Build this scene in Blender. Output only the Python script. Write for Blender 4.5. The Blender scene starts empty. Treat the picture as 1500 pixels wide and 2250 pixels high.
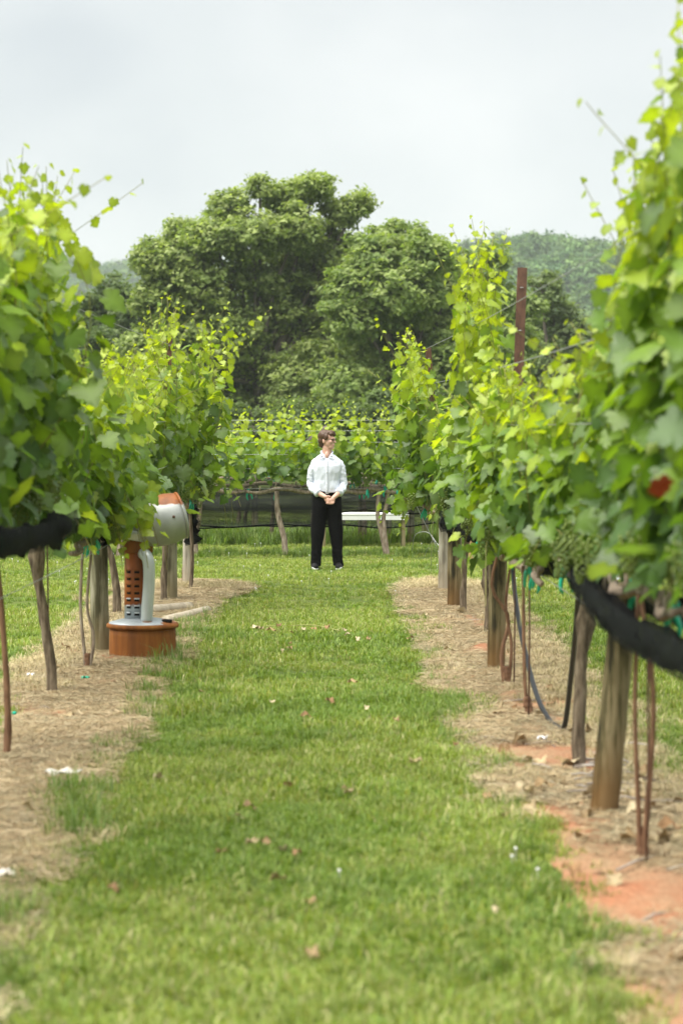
import bpy, bmesh, math, random
import numpy as np
from mathutils import Vector, Matrix, noise as mnoise

random.seed(7); RNG = np.random.default_rng(7)
scene = bpy.context.scene
COL = scene.collection
R = math.radians

# ------------------------------------------------------------------ camera
EYE, FPX = 1.9, 5312.5                 # eye height (m); focal length in photograph pixels (1500 x 2250)
cam_data = bpy.data.cameras.new('camera'); cam = bpy.data.objects.new('camera', cam_data); COL.objects.link(cam)
cam_data.sensor_fit = 'VERTICAL'; cam_data.sensor_height = 36.0; cam_data.lens = 85.0
cam_data.clip_start = 0.1; cam_data.clip_end = 6000
cam.location = (0, 0, EYE)
cam.rotation_euler = (math.pi / 2 - math.atan(200 / FPX), 0, -math.atan(45 / FPX))
cam_data.dof.use_dof = True; cam_data.dof.focus_distance = 27.5; cam_data.dof.aperture_fstop = 2.9
scene.camera = cam
CAM_M = cam.rotation_euler.to_matrix()

# ------------------------------------------------------------------ sky, sun, exposure
SUN_EL, SUN_AZ = R(70), R(-120)         # azimuth measured from +Y towards +X
world = bpy.data.worlds.new('World'); scene.world = world; world.use_nodes = True
wn = world.node_tree.nodes; wl = world.node_tree.links; wn.clear()
w_out = wn.new('ShaderNodeOutputWorld')
w_sky = wn.new('ShaderNodeTexSky'); w_sky.sky_type = 'NISHITA'; w_sky.sun_disc = False
w_sky.sun_elevation = SUN_EL; w_sky.sun_rotation = SUN_AZ
w_bg = wn.new('ShaderNodeBackground'); w_bg.inputs[1].default_value = 0.1
wl.new(w_sky.outputs[0], w_bg.inputs[0])
# a closed deck of thin bright cloud, the same all round the dome
w_tc = wn.new('ShaderNodeTexCoord')
w_map = wn.new('ShaderNodeMapping'); w_map.inputs['Scale'].default_value = (1.0, 1.0, 1.6); w_map.inputs['Location'].default_value = (0.9, 0.33, 0.55)
wl.new(w_tc.outputs['Generated'], w_map.inputs[0])
w_no = wn.new('ShaderNodeTexNoise'); w_no.inputs['Scale'].default_value = 5.5; w_no.inputs['Detail'].default_value = 6; w_no.inputs['Roughness'].default_value = 0.42
wl.new(w_map.outputs[0], w_no.inputs[0])
w_ramp = wn.new('ShaderNodeValToRGB'); w_ramp.color_ramp.interpolation = 'EASE'
e = w_ramp.color_ramp.elements
e[0].position = 0.30; e[0].color = (0.285, 0.30, 0.312, 1)
e[1].position = 0.68; e[1].color = (0.385, 0.39, 0.388, 1)
m_ = w_ramp.color_ramp.elements.new(0.45); m_.color = (0.325, 0.338, 0.342, 1)
wl.new(w_no.outputs[0], w_ramp.inputs[0])
w_cl = wn.new('ShaderNodeBackground'); w_cl.inputs[1].default_value = 1.0
wl.new(w_ramp.outputs[0], w_cl.inputs[0])
w_mix = wn.new('ShaderNodeMixShader'); w_mix.inputs[0].default_value = 0.94
wl.new(w_bg.outputs[0], w_mix.inputs[1]); wl.new(w_cl.outputs[0], w_mix.inputs[2]); wl.new(w_mix.outputs[0], w_out.inputs[0])

sun_data = bpy.data.lights.new('sun', 'SUN'); sun_data.energy = 4.2; sun_data.angle = R(70); sun_data.color = (1.0, 0.96, 0.88)
sun = bpy.data.objects.new('sun', sun_data); COL.objects.link(sun)
sd = Vector((math.sin(SUN_AZ) * math.cos(SUN_EL), math.cos(SUN_AZ) * math.cos(SUN_EL), math.sin(SUN_EL)))
sun.rotation_euler = sd.to_track_quat('Z', 'Y').to_euler()

vs = scene.view_settings
vs.view_transform = 'Standard'; vs.look = 'None'; vs.exposure = 1.25; vs.gamma = 1.0; vs.use_curve_mapping = False
scene.render.engine = 'CYCLES'
cy = scene.cycles
cy.use_denoising = True; cy.max_bounces = 7; cy.diffuse_bounces = 3; cy.glossy_bounces = 2; cy.transmission_bounces = 4
cy.transparent_max_bounces = 12; cy.volume_bounces = 1; cy.caustics_reflective = False; cy.caustics_refractive = False
cy.sample_clamp_indirect = 6.0

# ------------------------------------------------------------------ placing helpers
def ray(px, py):
    return CAM_M @ Vector(((px - 750) / FPX, (1125 - py) / FPX, -1.0))
def at(px, py, Y):                       # the point seen at a photograph pixel, Y metres down the aisle
    d = ray(px, py); return Vector((0, 0, EYE)) + d * (Y / d.y)
def gnd(px, py):                         # the ground point seen at a pixel
    d = ray(px, py); return Vector((0, 0, EYE)) + d * (-EYE / d.z)
def ppm(Y): return FPX / Y               # photograph pixels per metre at that depth

# ------------------------------------------------------------------ object helpers
def tag(o, label=None, cat=None, group=None, kind=None):
    if label: o['label'] = label
    if cat: o['category'] = cat
    if group: o['group'] = group
    if kind: o['kind'] = kind
    return o
def link(name, data, mat=None, parent=None, loc=None):
    o = bpy.data.objects.new(name, data); COL.objects.link(o)
    if mat is not None and data is not None and not data.materials: data.materials.append(mat)
    if parent is not None: o.parent = parent
    if loc is not None: o.location = loc
    return o
def empty(name, loc, label=None, cat=None, group=None):
    o = bpy.data.objects.new(name, None); COL.objects.link(o); o.location = loc; o.empty_display_size = 0.2
    return tag(o, label, cat, group)
def np_mesh(name, V, T, tint=None, smooth=False):
    """triangle mesh from numpy arrays"""
    me = bpy.data.meshes.new(name)
    V = np.ascontiguousarray(V, dtype=np.float32); T = np.ascontiguousarray(T, dtype=np.int32)
    me.vertices.add(len(V)); me.vertices.foreach_set('co', V.ravel())
    me.loops.add(T.size); me.loops.foreach_set('vertex_index', T.ravel())
    me.polygons.add(len(T)); me.polygons.foreach_set('loop_start', np.arange(0, T.size, 3, dtype=np.int32))
    try: me.polygons.foreach_set('loop_total', np.full(len(T), 3, dtype=np.int32))
    except Exception: pass
    if smooth: me.polygons.foreach_set('use_smooth', np.ones(len(T), dtype=bool))
    if tint is not None:
        a = me.attributes.new('tint', 'FLOAT_COLOR', 'POINT')
        c = np.ones((len(V), 4), dtype=np.float32); c[:, :3] = tint; a.data.foreach_set('color', c.ravel())
    me.update(calc_edges=True)
    return me
class MB:
    """collects boxes, tubes and sheets, then makes ONE mesh object"""
    def __init__(s): s.v = []; s.f = []
    def add(s, vs_, fs_):
        b = len(s.v); s.v.extend([tuple(q) for q in vs_]); s.f.extend([tuple(i + b for i in f) for f in fs_]); return s
    def box(s, c, d, rot=None):
        c = Vector(c); hx, hy, hz = d[0] / 2, d[1] / 2, d[2] / 2; q = []
        for x in (-hx, hx):
            for y in (-hy, hy):
                for z in (-hz, hz):
                    p = Vector((x, y, z)); q.append((rot @ p if rot else p) + c)
        return s.add(q, [(0, 1, 3, 2), (4, 6, 7, 5), (0, 4, 5, 1), (2, 3, 7, 6), (0, 2, 6, 4), (1, 5, 7, 3)])
    def tube(s, pts, rad, seg=8, rough=0.0, cap=True, squash=None, seed=0, twist=0.0):
        pts = [Vector(p) for p in pts]; n = len(pts)
        if not hasattr(rad, '__len__'): rad = [rad] * n
        t0 = (pts[1] - pts[0]).normalized()
        u = t0.orthogonal().normalized(); q = []
        for i, p in enumerate(pts):
            t = (pts[min(i + 1, n - 1)] - pts[max(i - 1, 0)]).normalized()
            u = (u - t * u.dot(t)).normalized(); w = t.cross(u)
            for k in range(seg):
                a = 2 * math.pi * k / seg + twist * i
                r = rad[i]
                if rough: r *= 1 + rough * mnoise.noise(Vector((math.cos(a) * 2.3 + seed * 7.1, math.sin(a) * 2.3, i * 0.55 + seed)))
                q.append(p + (u * math.cos(a) + w * math.sin(a)) * r)
        f = []
        for i in range(n - 1):
            for k in range(seg):
                k2 = (k + 1) % seg
                f.append((i * seg + k, i * seg + k2, (i + 1) * seg + k2, (i + 1) * seg + k))
        if cap: f.append(tuple(range(seg - 1, -1, -1))); f.append(tuple((n - 1) * seg + k for k in range(seg)))
        return s.add(q, f)
    def lathe(s, prof, seg=32, M=None):
        q = []; n = len(prof)
        for (r, z) in prof:
            for k in range(seg):
                a = 2 * math.pi * k / seg; p = Vector((r * math.cos(a), r * math.sin(a), z)); q.append(M @ p if M else p)
        f = []
        for i in range(n - 1):
            for k in range(seg):
                k2 = (k + 1) % seg; f.append((i * seg + k, i * seg + k2, (i + 1) * seg + k2, (i + 1) * seg + k))
        f.append(tuple(range(seg - 1, -1, -1))); f.append(tuple((n - 1) * seg + k for k in range(seg)))
        return s.add(q, f)
    def mesh(s, name, smooth=True):
        me = bpy.data.meshes.new(name); me.from_pydata(s.v, [], s.f)
        if smooth: me.polygons.foreach_set('use_smooth', [True] * len(me.polygons))
        me.update(); return me
    def build(s, name, mat, parent=None, loc=None, smooth=True, bevel=0.0):
        o = link(name, s.mesh(name, smooth), mat, parent, loc)
        if bevel:
            m = o.modifiers.new('bevel', 'BEVEL'); m.width = bevel; m.segments = 2
        return o
def spline(pts, n):
    """Catmull-Rom through pts, n samples"""
    P = [Vector(p) for p in pts]; P = [P[0] * 2 - P[1]] + P + [P[-1] * 2 - P[-2]]; out = []
    m = len(P) - 3
    for i in range(n):
        t = i / (n - 1) * m; k = min(int(t), m - 1); t -= k
        a, b, c, d = P[k:k + 4]
        out.append(0.5 * ((2 * b) + (c - a) * t + (2 * a - 5 * b + 4 * c - d) * t * t + (3 * b - a - 3 * c + d) * t ** 3))
    return out

# ------------------------------------------------------------------ materials
def new_mat(name):
    m = bpy.data.materials.new(name); m.use_nodes = True; n = m.node_tree.nodes; l = m.node_tree.links
    b = n['Principled BSDF']; return m, n, l, b
def coords(n, l, scale, kind='Object'):
    tc = n.new('ShaderNodeTexCoord'); mp = n.new('ShaderNodeMapping'); mp.inputs['Scale'].default_value = scale
    l.new(tc.outputs[kind], mp.inputs[0]); return mp
def noise_n(n, l, vec, scale, detail=4, rough=0.55):
    t = n.new('ShaderNodeTexNoise'); t.inputs['Scale'].default_value = scale; t.inputs['Detail'].default_value = detail
    t.inputs['Roughness'].default_value = rough
    if vec is not None: l.new(vec, t.inputs['Vector'])
    return t
def ramp_n(n, l, fac, stops):
    r = n.new('ShaderNodeValToRGB'); el = r.color_ramp.elements
    for i, (p, c) in enumerate(stops):
        q = el[i] if i < 2 else el.new(p)
        q.position = p; q.color = (*c, 1)
    l.new(fac, r.inputs[0]); return r
def bump_n(n, l, b, height, strength, dist):
    u = n.new('ShaderNodeBump'); u.inputs['Strength'].default_value = strength; u.inputs['Distance'].default_value = dist
    l.new(height, u.inputs['Height']); l.new(u.outputs[0], b.inputs['Normal']); return u
def grain_mat(name, stops, scale=(1, 1, 1), nscale=6, rough=0.8, spec=0.3, bump=0.4, bdist=0.004, metal=0.0, detail=5, kind='Object'):
    m, n, l, b = new_mat(name); mp = coords(n, l, scale, kind); t = noise_n(n, l, mp.outputs[0], nscale, detail, 0.6)
    r = ramp_n(n, l, t.outputs[0], stops); l.new(r.outputs[0], b.inputs['Base Color'])
    b.inputs['Roughness'].default_value = rough; b.inputs['Specular IOR Level'].default_value = spec; b.inputs['Metallic'].default_value = metal
    if bump: bump_n(n, l, b, t.outputs[0], bump, bdist)
    return m
def leaf_mat(name, trans=(1.5, 1.6, 0.5), tfac=0.35, rough=0.45, spec=0.4, back=None, vary=0.18):
    """tinted leaf: the attribute tint carries the leaf's own colour; light passes through the blade"""
    m, n, l, b = new_mat(name)
    at_ = n.new('ShaderNodeAttribute'); at_.attribute_name = 'tint'
    oi = n.new('ShaderNodeObjectInfo'); hs = n.new('ShaderNodeHueSaturation')
    mr = n.new('ShaderNodeMapRange'); mr.inputs[3].default_value = 1 - vary; mr.inputs[4].default_value = 1 + vary
    l.new(oi.outputs['Random'], mr.inputs[0]); l.new(mr.outputs[0], hs.inputs['Value']); l.new(at_.outputs[0], hs.inputs['Color'])
    col = hs.outputs[0]
    if back:
        ge = n.new('ShaderNodeNewGeometry'); mx = n.new('ShaderNodeMix'); mx.data_type = 'RGBA'
        mu = n.new('ShaderNodeMath'); mu.operation = 'MULTIPLY'; mu.inputs[1].default_value = back[1]
        l.new(ge.outputs['Backfacing'], mu.inputs[0]); l.new(mu.outputs[0], mx.inputs[0]); l.new(col, mx.inputs[6]); mx.inputs[7].default_value = (*back[0], 1); fcol = mx.outputs[2]
    else: fcol = col
    l.new(fcol, b.inputs['Base Color']); b.inputs['Roughness'].default_value = rough; b.inputs['Specular IOR Level'].default_value = spec
    tr = n.new('ShaderNodeBsdfTranslucent'); vm = n.new('ShaderNodeVectorMath'); vm.operation = 'MULTIPLY'; vm.inputs[1].default_value = trans
    l.new(col, vm.inputs[0]); l.new(vm.outputs[0], tr.inputs[0])
    ms = n.new('ShaderNodeMixShader'); ms.inputs[0].default_value = tfac
    l.new(b.outputs[0], ms.inputs[1]); l.new(tr.outputs[0], ms.inputs[2]); l.new(ms.outputs[0], n['Material Output'].inputs[0])
    return m
def flat_mat(name, c, rough=0.6, spec=0.4, metal=0.0):
    m, n, l, b = new_mat(name); b.inputs['Base Color'].default_value = (*c, 1); b.inputs['Roughness'].default_value = rough
    b.inputs['Specular IOR Level'].default_value = spec; b.inputs['Metallic'].default_value = metal; return m

M = {}
M['vine_leaf'] = leaf_mat('vine_leaf', (1.62, 1.6, 0.35), 0.42, 0.42, 0.45, ((0.16, 0.22, 0.10), 0.5), 0.16)
M['tree_leaf'] = leaf_mat('tree_leaf', (1.3, 1.4, 0.6), 0.44, 0.55, 0.3, None, 0.0)
M['grass'] = leaf_mat('grass', (1.3, 1.35, 0.5), 0.35, 0.5, 0.3, None, 0.16)
M['forest_leaf'] = leaf_mat('forest_leaf', (1.2, 1.3, 0.7), 0.25, 0.6, 0.2, None, 0.38)
M['straw'] = leaf_mat('straw', (1.0, 1.0, 0.9), 0.12, 0.7, 0.2, None, 0.15)
M['dry_leaf'] = leaf_mat('dry_leaf', (1.0, 0.95, 0.8), 0.15, 0.65, 0.3, ((0.30, 0.24, 0.15), 0.5), 0.2)
M['bark'] = grain_mat('bark', [(0.32, (0.05, 0.036, 0.024)), (0.72, (0.30, 0.24, 0.175)), (0.5, (0.15, 0.115, 0.078))], (1, 1, 0.16), 38, 0.9, 0.2, 0.9, 0.01)
M['bark_pale'] = grain_mat('bark_pale', [(0.3, (0.10, 0.075, 0.05)), (0.75, (0.48, 0.42, 0.34)), (0.5, (0.28, 0.22, 0.165))], (1, 1, 0.25), 34, 0.9, 0.2, 0.8, 0.008)
M['cane'] = grain_mat('cane', [(0.3, (0.10, 0.05, 0.03)), (0.7, (0.30, 0.17, 0.10))], (1, 1, 0.2), 40, 0.8, 0.2, 0.3, 0.003)
M['shoot'] = grain_mat('shoot', [(0.3, (0.12, 0.15, 0.03)), (0.7, (0.25, 0.22, 0.07))], (1, 1, 1), 9, 0.6, 0.3, 0)
M['tree_bark'] = grain_mat('tree_bark', [(0.3, (0.06, 0.05, 0.04)), (0.7, (0.20, 0.17, 0.14))], (1, 1, 0.3), 3, 0.9, 0.2, 0.5, 0.03)
M['net'] = None
def post_mat(name, pale, mid, dark, foot):
    m, n, l, b = new_mat(name); mp = coords(n, l, (1, 1, 0.07)); t = noise_n(n, l, mp.outputs[0], 22, 6, 0.62)
    mp2 = coords(n, l, (1, 1, 0.35)); t2 = noise_n(n, l, mp2.outputs[0], 5, 3, 0.5)
    ad = n.new('ShaderNodeMath'); ad.operation = 'MULTIPLY_ADD'; ad.inputs[1].default_value = 0.6
    l.new(t.outputs[0], ad.inputs[0]); mu = n.new('ShaderNodeMath'); mu.operation = 'MULTIPLY'; mu.inputs[1].default_value = 0.45
    l.new(t2.outputs[0], mu.inputs[0]); l.new(mu.outputs[0], ad.inputs[2])
    r = ramp_n(n, l, ad.outputs[0], [(0.455, dark), (0.585, pale), (0.515, mid)])
    # damp brown foot of the post: its own stain, ragged upper edge
    tc = n.new('ShaderNodeTexCoord'); sx = n.new('ShaderNodeSeparateXYZ'); l.new(tc.outputs['Object'], sx.inputs[0])
    ma = n.new('ShaderNodeMath'); ma.operation = 'MULTIPLY_ADD'; ma.inputs[1].default_value = 0.9; l.new(t2.outputs[0], ma.inputs[0]); 
    sb = n.new('ShaderNodeMath'); sb.operation = 'MULTIPLY'; sb.inputs[1].default_value = -1.0; l.new(sx.outputs[2], sb.inputs[0]); l.new(sb.outputs[0], ma.inputs[2])
    cl = n.new('ShaderNodeMapRange'); cl.inputs[1].default_value = 0.0; cl.inputs[2].default_value = 0.35; cl.inputs[4].default_value = 0.75; l.new(ma.outputs[0], cl.inputs[0])
    mx = n.new('ShaderNodeMix'); mx.data_type = 'RGBA'; l.new(cl.outputs[0], mx.inputs[0]); l.new(r.outputs[0], mx.inputs[6]); mx.inputs[7].default_value = (*foot, 1)
    l.new(mx.outputs[2], b.inputs['Base Color']); b.inputs['Roughness'].default_value = 0.85; b.inputs['Specular IOR Level'].default_value = 0.2
    bump_n(n, l, b, t.outputs[0], 0.6, 0.006); return m
M['post_brown'] = post_mat('post_brown', (0.26, 0.21, 0.12), (0.115, 0.095, 0.045), (0.03, 0.026, 0.014), (0.17, 0.09, 0.03))
M['post_grey'] = post_mat('post_grey', (0.36, 0.34, 0.25), (0.20, 0.19, 0.12), (0.07, 0.065, 0.035), (0.20, 0.16, 0.08))
M['post_pale'] = post_mat('post_pale', (0.52, 0.49, 0.42), (0.40, 0.37, 0.30), (0.22, 0.20, 0.16), (0.40, 0.34, 0.25))
M['post_tan'] = post_mat('post_tan', (0.45, 0.33, 0.19), (0.35, 0.24, 0.12), (0.2, 0.13, 0.06), (0.38, 0.25, 0.12))
M['rusty_steel'] = grain_mat('rusty_steel', [(0.3, (0.06, 0.028, 0.02)), (0.7, (0.17, 0.085, 0.055))], (1, 1, 0.4), 25, 0.75, 0.4, 0.3, 0.002)
M['wire'] = flat_mat('wire', (0.36, 0.37, 0.37), 0.5, 0.4, 0.5)
M['tie'] = flat_mat('tie', (0.01, 0.42, 0.27), 0.35, 0.5)
M['berry'] = leaf_mat('berry', (1.2, 1.3, 0.6), 0.25, 0.35, 0.5, None, 0.1)
M['hose'] = flat_mat('hose', (0.022, 0.024, 0.028), 0.45, 0.35)
M['skin'] = None
# ================================================================== THE SETTING
def fbm(x, y, s=1.0, seed=0.0, oct=3):
    return mnoise.fractal(Vector((x * s + seed, y * s - seed * 0.7, seed * 1.3)), 1.0, 2.0, oct)
# --- ground: one sheet to the horizon
def ground_mat():
    m, n, l, b = new_mat('lawn_soil'); mp = coords(n, l, (1, 1, 1)); t = noise_n(n, l, mp.outputs[0], 1.3, 6, 0.6)
    r = ramp_n(n, l, t.outputs[0], [(0.3, (0.055, 0.085, 0.018)), (0.7, (0.12, 0.14, 0.04)), (0.5, (0.085, 0.115, 0.026))])
    l.new(r.outputs[0], b.inputs['Base Color']); b.inputs['Roughness'].default_value = 0.95; b.inputs['Specular IOR Level'].default_value = 0.1
    t2 = noise_n(n, l, mp.outputs[0], 30, 4, 0.6); bump_n(n, l, b, t2.outputs[0], 0.5, 0.03); return m
g = MB(); S = 900
g.add([(-S, -90, 0), (S, -90, 0), (S, 1440, 0), (-S, 1440, 0)], [(0, 1, 2, 3)])
tag(g.build('ground', ground_mat(), smooth=False), 'wide green lawn ground under the vineyard', 'ground', kind='structure')

# --- the two bare strips under the vine rows
def clay_mat():
    m, n, l, b = new_mat('red_clay'); mp = coords(n, l, (1, 0.35, 1)); t = noise_n(n, l, mp.outputs[0], 3.2, 6, 0.62)
    r = ramp_n(n, l, t.outputs[0], [(0.36, (0.33, 0.225, 0.13)), (0.66, (0.36, 0.155, 0.082)), (0.5, (0.35, 0.20, 0.115))])
    t2 = noise_n(n, l, mp.outputs[0], 60, 4, 0.65); mx = n.new('ShaderNodeMix'); mx.data_type = 'RGBA'; mx.blend_type = 'MULTIPLY'; mx.inputs[0].default_value = 0.6
    r2 = ramp_n(n, l, t2.outputs[0], [(0.3, (0.5, 0.48, 0.45)), (0.65, (1.2, 1.2, 1.2))]); l.new(r.outputs[0], mx.inputs[6]); l.new(r2.outputs[0], mx.inputs[7])
    l.new(mx.outputs[2], b.inputs['Base Color']); b.inputs['Roughness'].default_value = 0.95; b.inputs['Specular IOR Level'].default_value = 0.15
    bump_n(n, l, b, t2.outputs[0], 0.8, 0.02); return m
M['clay'] = clay_mat()
STRIP_END = 28.3
def strip_edges(side, y):
    w = 0.06 * fbm(y, side * 9.0, 0.6, 3.0 + side) + 0.03 * fbm(y, side * 4.0, 3.1, 8.0)
    if side < 0:
        inner, outer = -1.22, -2.12
        if y > 24: inner += 0.32 * min(1, (y - 24) / 3.2) ** 1.5
    else: inner, outer = 0.97, 1.80
    f = 1.0
    if y > STRIP_END - 1.2: f = math.sqrt(max(0.0, 1 - ((y - (STRIP_END - 1.2)) / 1.2) ** 2))
    c = (inner + outer) / 2
    return c + (inner - c) * f + (w if f > 0.3 else 0), c + (outer - c) * f + (0.8 * w if f > 0.3 else 0)
for side, nm in ((-1, 'wall'), (1, 'wall')):
    q = []; f = []; NX = 22; ys = np.arange(3.0, STRIP_END + 0.001, 0.14)
    for i, y in enumerate(ys):
        a, bb = strip_edges(side, float(y))
        for k in range(NX + 1):
            x = a + (bb - a) * k / NX
            e_ = math.sin(math.pi * k / NX)
            q.append((x, y, 0.006 + e_ * (0.02 + 0.03 * fbm(x, y, 2.2, 1.0) + 0.018 * fbm(x, y, 7, 5.0)) + (0.0 if e_ > 0.1 else 0)))
    for i in range(len(ys) - 1):
        for k in range(NX):
            p = i * (NX + 1) + k; f.append((p, p + 1, p + NX + 2, p + NX + 1) if side > 0 else (p, p + NX + 1, p + NX + 2, p + 1))
    mb = MB(); mb.add(q, f)
    tag(mb.build('soil_strip', M['clay']), 'strip of bare red clay and straw under the %s vine row' % ('left' if side < 0 else 'right'), 'soil', kind='structure')
def strip_depth(x, y):
    """> 0 inside a bare strip (metres from its edge), < 0 on grass"""
    if y > STRIP_END: return -1.0
    d = -9.0
    for s in (-1, 1):
        a, b_ = strip_edges(s, y); lo, hi = min(a, b_), max(a, b_); d = max(d, min(x - lo, hi - x))
    return d

# --- scattering: one object, its patches placed on points by geometry nodes
def scatter(name, protos, pts, rot, scl, idx):
    coll = bpy.data.collections.new(name + '_patches')
    for i, (me, mat) in enumerate(protos):
        if not me.materials: me.materials.append(mat)
        o = bpy.data.objects.new('%s_patch_%02d' % (name, i), me); coll.objects.link(o)
    me = bpy.data.meshes.new(name); P = np.asarray(pts, dtype=np.float32)
    me.vertices.add(len(P)); me.vertices.foreach_set('co', P.ravel())
    a = me.attributes.new('rot', 'FLOAT_VECTOR', 'POINT'); a.data.foreach_set('vector', np.asarray(rot, dtype=np.float32).ravel())
    a = me.attributes.new('scl', 'FLOAT', 'POINT'); a.data.foreach_set('value', np.asarray(scl, dtype=np.float32))
    a = me.attributes.new('idx', 'INT', 'POINT'); a.data.foreach_set('value', np.asarray(idx, dtype=np.int32))
    o = link(name, me)
    ng = bpy.data.node_groups.new(name + '_nodes', 'GeometryNodeTree')
    ng.interface.new_socket('Geometry', in_out='INPUT', socket_type='NodeSocketGeometry')
    ng.interface.new_socket('Geometry', in_out='OUTPUT', socket_type='NodeSocketGeometry')
    n, l = ng.nodes, ng.links
    gi = n.new('NodeGroupInput'); go = n.new('NodeGroupOutput'); ip = n.new('GeometryNodeInstanceOnPoints')
    ci = n.new('GeometryNodeCollectionInfo'); ci.inputs[0].default_value = coll; ci.inputs['Separate Children'].default_value = True; ci.inputs['Reset Children'].default_value = True
    def attr(nm, ty):
        q = n.new('GeometryNodeInputNamedAttribute'); q.data_type = ty; q.inputs[0].default_value = nm; return q.outputs[0]
    l.new(gi.outputs[0], ip.inputs['Points']); l.new(ci.outputs[0], ip.inputs['Instance']); ip.inputs['Pick Instance'].default_value = True
    l.new(attr('idx', 'INT'), ip.inputs['Instance Index']); l.new(attr('rot', 'FLOAT_VECTOR'), ip.inputs['Rotation']); l.new(attr('scl', 'FLOAT'), ip.inputs['Scale'])
    l.new(ip.outputs[0], go.inputs[0])
    md = o.modifiers.new('scatter', 'NODES'); md.node_group = ng
    return o

def blade_patch(name, n, rad, hgt, wid, tints, lean=0.5, flat=0.0, seed=0):
    """blades of grass: base, middle and tip; each blade bends"""
    r = np.random.default_rng(seed); a = r.uniform(0, 2 * np.pi, n); d = rad * np.sqrt(r.uniform(0, 1, n))
    nt = max(4, n // 9); tu = r.integers(0, nt, n); cx_ = (d * np.cos(a))[:nt][tu] + r.normal(size=n) * .016; cy_ = (d * np.sin(a))[:nt][tu] + r.normal(size=n) * .016
    P = np.stack([cx_, cy_, np.zeros(n)], 1)
    az = r.uniform(0, 2 * np.pi, nt)[tu] + r.normal(size=n) * 1.0; h = r.uniform(.75, 1.25, nt)[tu] * hgt * r.uniform(0.45, 1.15, n); w = wid * r.uniform(0.6, 1.2, n)
    ld = np.stack([np.cos(az), np.sin(az), np.zeros(n)], 1); sd_ = np.stack([-np.sin(az), np.cos(az), np.zeros(n)], 1)
    ln = r.uniform(0.1, 1.0, n) * lean; up = np.array([0, 0, 1.0])
    mid = P + ld * (h * ln * 0.35)[:, None] + up * (h * (0.55 - flat * 0.5))[:, None]
    tip = P + ld * (h * ln * 1.15 + flat * h)[:, None] + up * (h * (1 - 0.45 * ln) * (1 - flat))[:, None]
    s = sd_ * w[:, None] / 2
    V = np.stack([P - s, P + s, mid - s * 0.85, mid + s * 0.85, tip], 1).reshape(-1, 3)
    b = (np.arange(n) * 5)[:, None]; T = np.concatenate([b + np.array([[0, 1, 3]]), b + np.array([[0, 3, 2]]), b + np.array([[2, 3, 4]])])
    tn = np.array(tints)[r.integers(0, len(tints), n)] * r.uniform(0.65, 1.3, (n, 1)); return np_mesh(name, V, T, np.repeat(tn, 5, 0))
def clutter_patch(name, n, rad, lmin, lmax, wid, tints, lift=0.03, seed=0):
    """straw and clippings lying about"""
    r = np.random.default_rng(seed); a = r.uniform(0, 2 * np.pi, n); d = rad * np.sqrt(r.uniform(0, 1, n))
    P = np.stack([d * np.cos(a), d * np.sin(a), r.uniform(0.004, lift, n)], 1)
    az = r.uniform(0, 2 * np.pi, n); L = r.uniform(lmin, lmax, n); w = wid * r.uniform(0.6, 1.3, n)
    ld = np.stack([np.cos(az), np.sin(az), r.uniform(-0.15, 0.3, n)], 1); sd_ = np.stack([-np.sin(az), np.cos(az), r.uniform(-0.5, 0.5, n)], 1)
    k = np.stack([-np.sin(az), np.cos(az), r.uniform(0, 0.6, n)], 1) * (L * r.uniform(-0.18, 0.18, n))[:, None]
    s = sd_ * w[:, None] / 2; A = P - ld * L[:, None] / 2; B = P + ld * L[:, None] / 2; C = P + k
    A[:, 2] = np.maximum(A[:, 2], 0.003); B[:, 2] = np.maximum(B[:, 2], 0.003)
    V = np.stack([A - s, A + s, C - s, C + s, B - s * .6, B + s * .6], 1).reshape(-1, 3)
    b = (np.arange(n) * 6)[:, None]; T = np.concatenate([b + np.array([q]) for q in ([0, 1, 3], [0, 3, 2], [2, 3, 5], [2, 5, 4])])
    tn = np.array(tints)[r.integers(0, len(tints), n)] * r.uniform(0.75, 1.2, (n, 1)); return np_mesh(name, V, T, np.repeat(tn, 6, 0))

GT = [(0.24, 0.31, 0.060), (0.20, 0.29, 0.045), (0.31, 0.36, 0.095), (0.26, 0.335, 0.063), (0.155, 0.235, 0.038), (0.41, 0.38, 0.19)]
GU = [(0.165, 0.255, 0.038), (0.125, 0.215, 0.031), (0.21, 0.295, 0.055), (0.105, 0.18, 0.027), (0.26, 0.32, 0.085)]
GD = [(0.13, 0.215, 0.04), (0.16, 0.245, 0.045), (0.21, 0.28, 0.07), (0.10, 0.18, 0.035)]
near_p = [(blade_patch('lawn_blades', 430, 0.24, 0.060 + 0.014 * (i % 2), 0.0056, (GT, GT, GU, GU)[i], 1.0, 0, i), M['grass']) for i in range(4)]
mid_p = [(blade_patch('lawn_blades', 230, 0.26, 0.060, 0.0070, (GT, GT, GU, GU)[i], 0.9, 0, 10 + i), M['grass']) for i in range(4)]
edge_p = [(blade_patch('tall_blades', 110, 0.14, 0.15 + 0.02 * i, 0.0055, GD, 1.1, 0, 20 + i), M['grass']) for i in range(3)]
thin_p = [(blade_patch('thin_blades', 60, 0.20, 0.07, 0.004, GT, 1.0, 0, 30 + i), M['grass']) for i in range(2)]
pts, rot, scl, idx = [], [], [], []
y = 5.6
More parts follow.
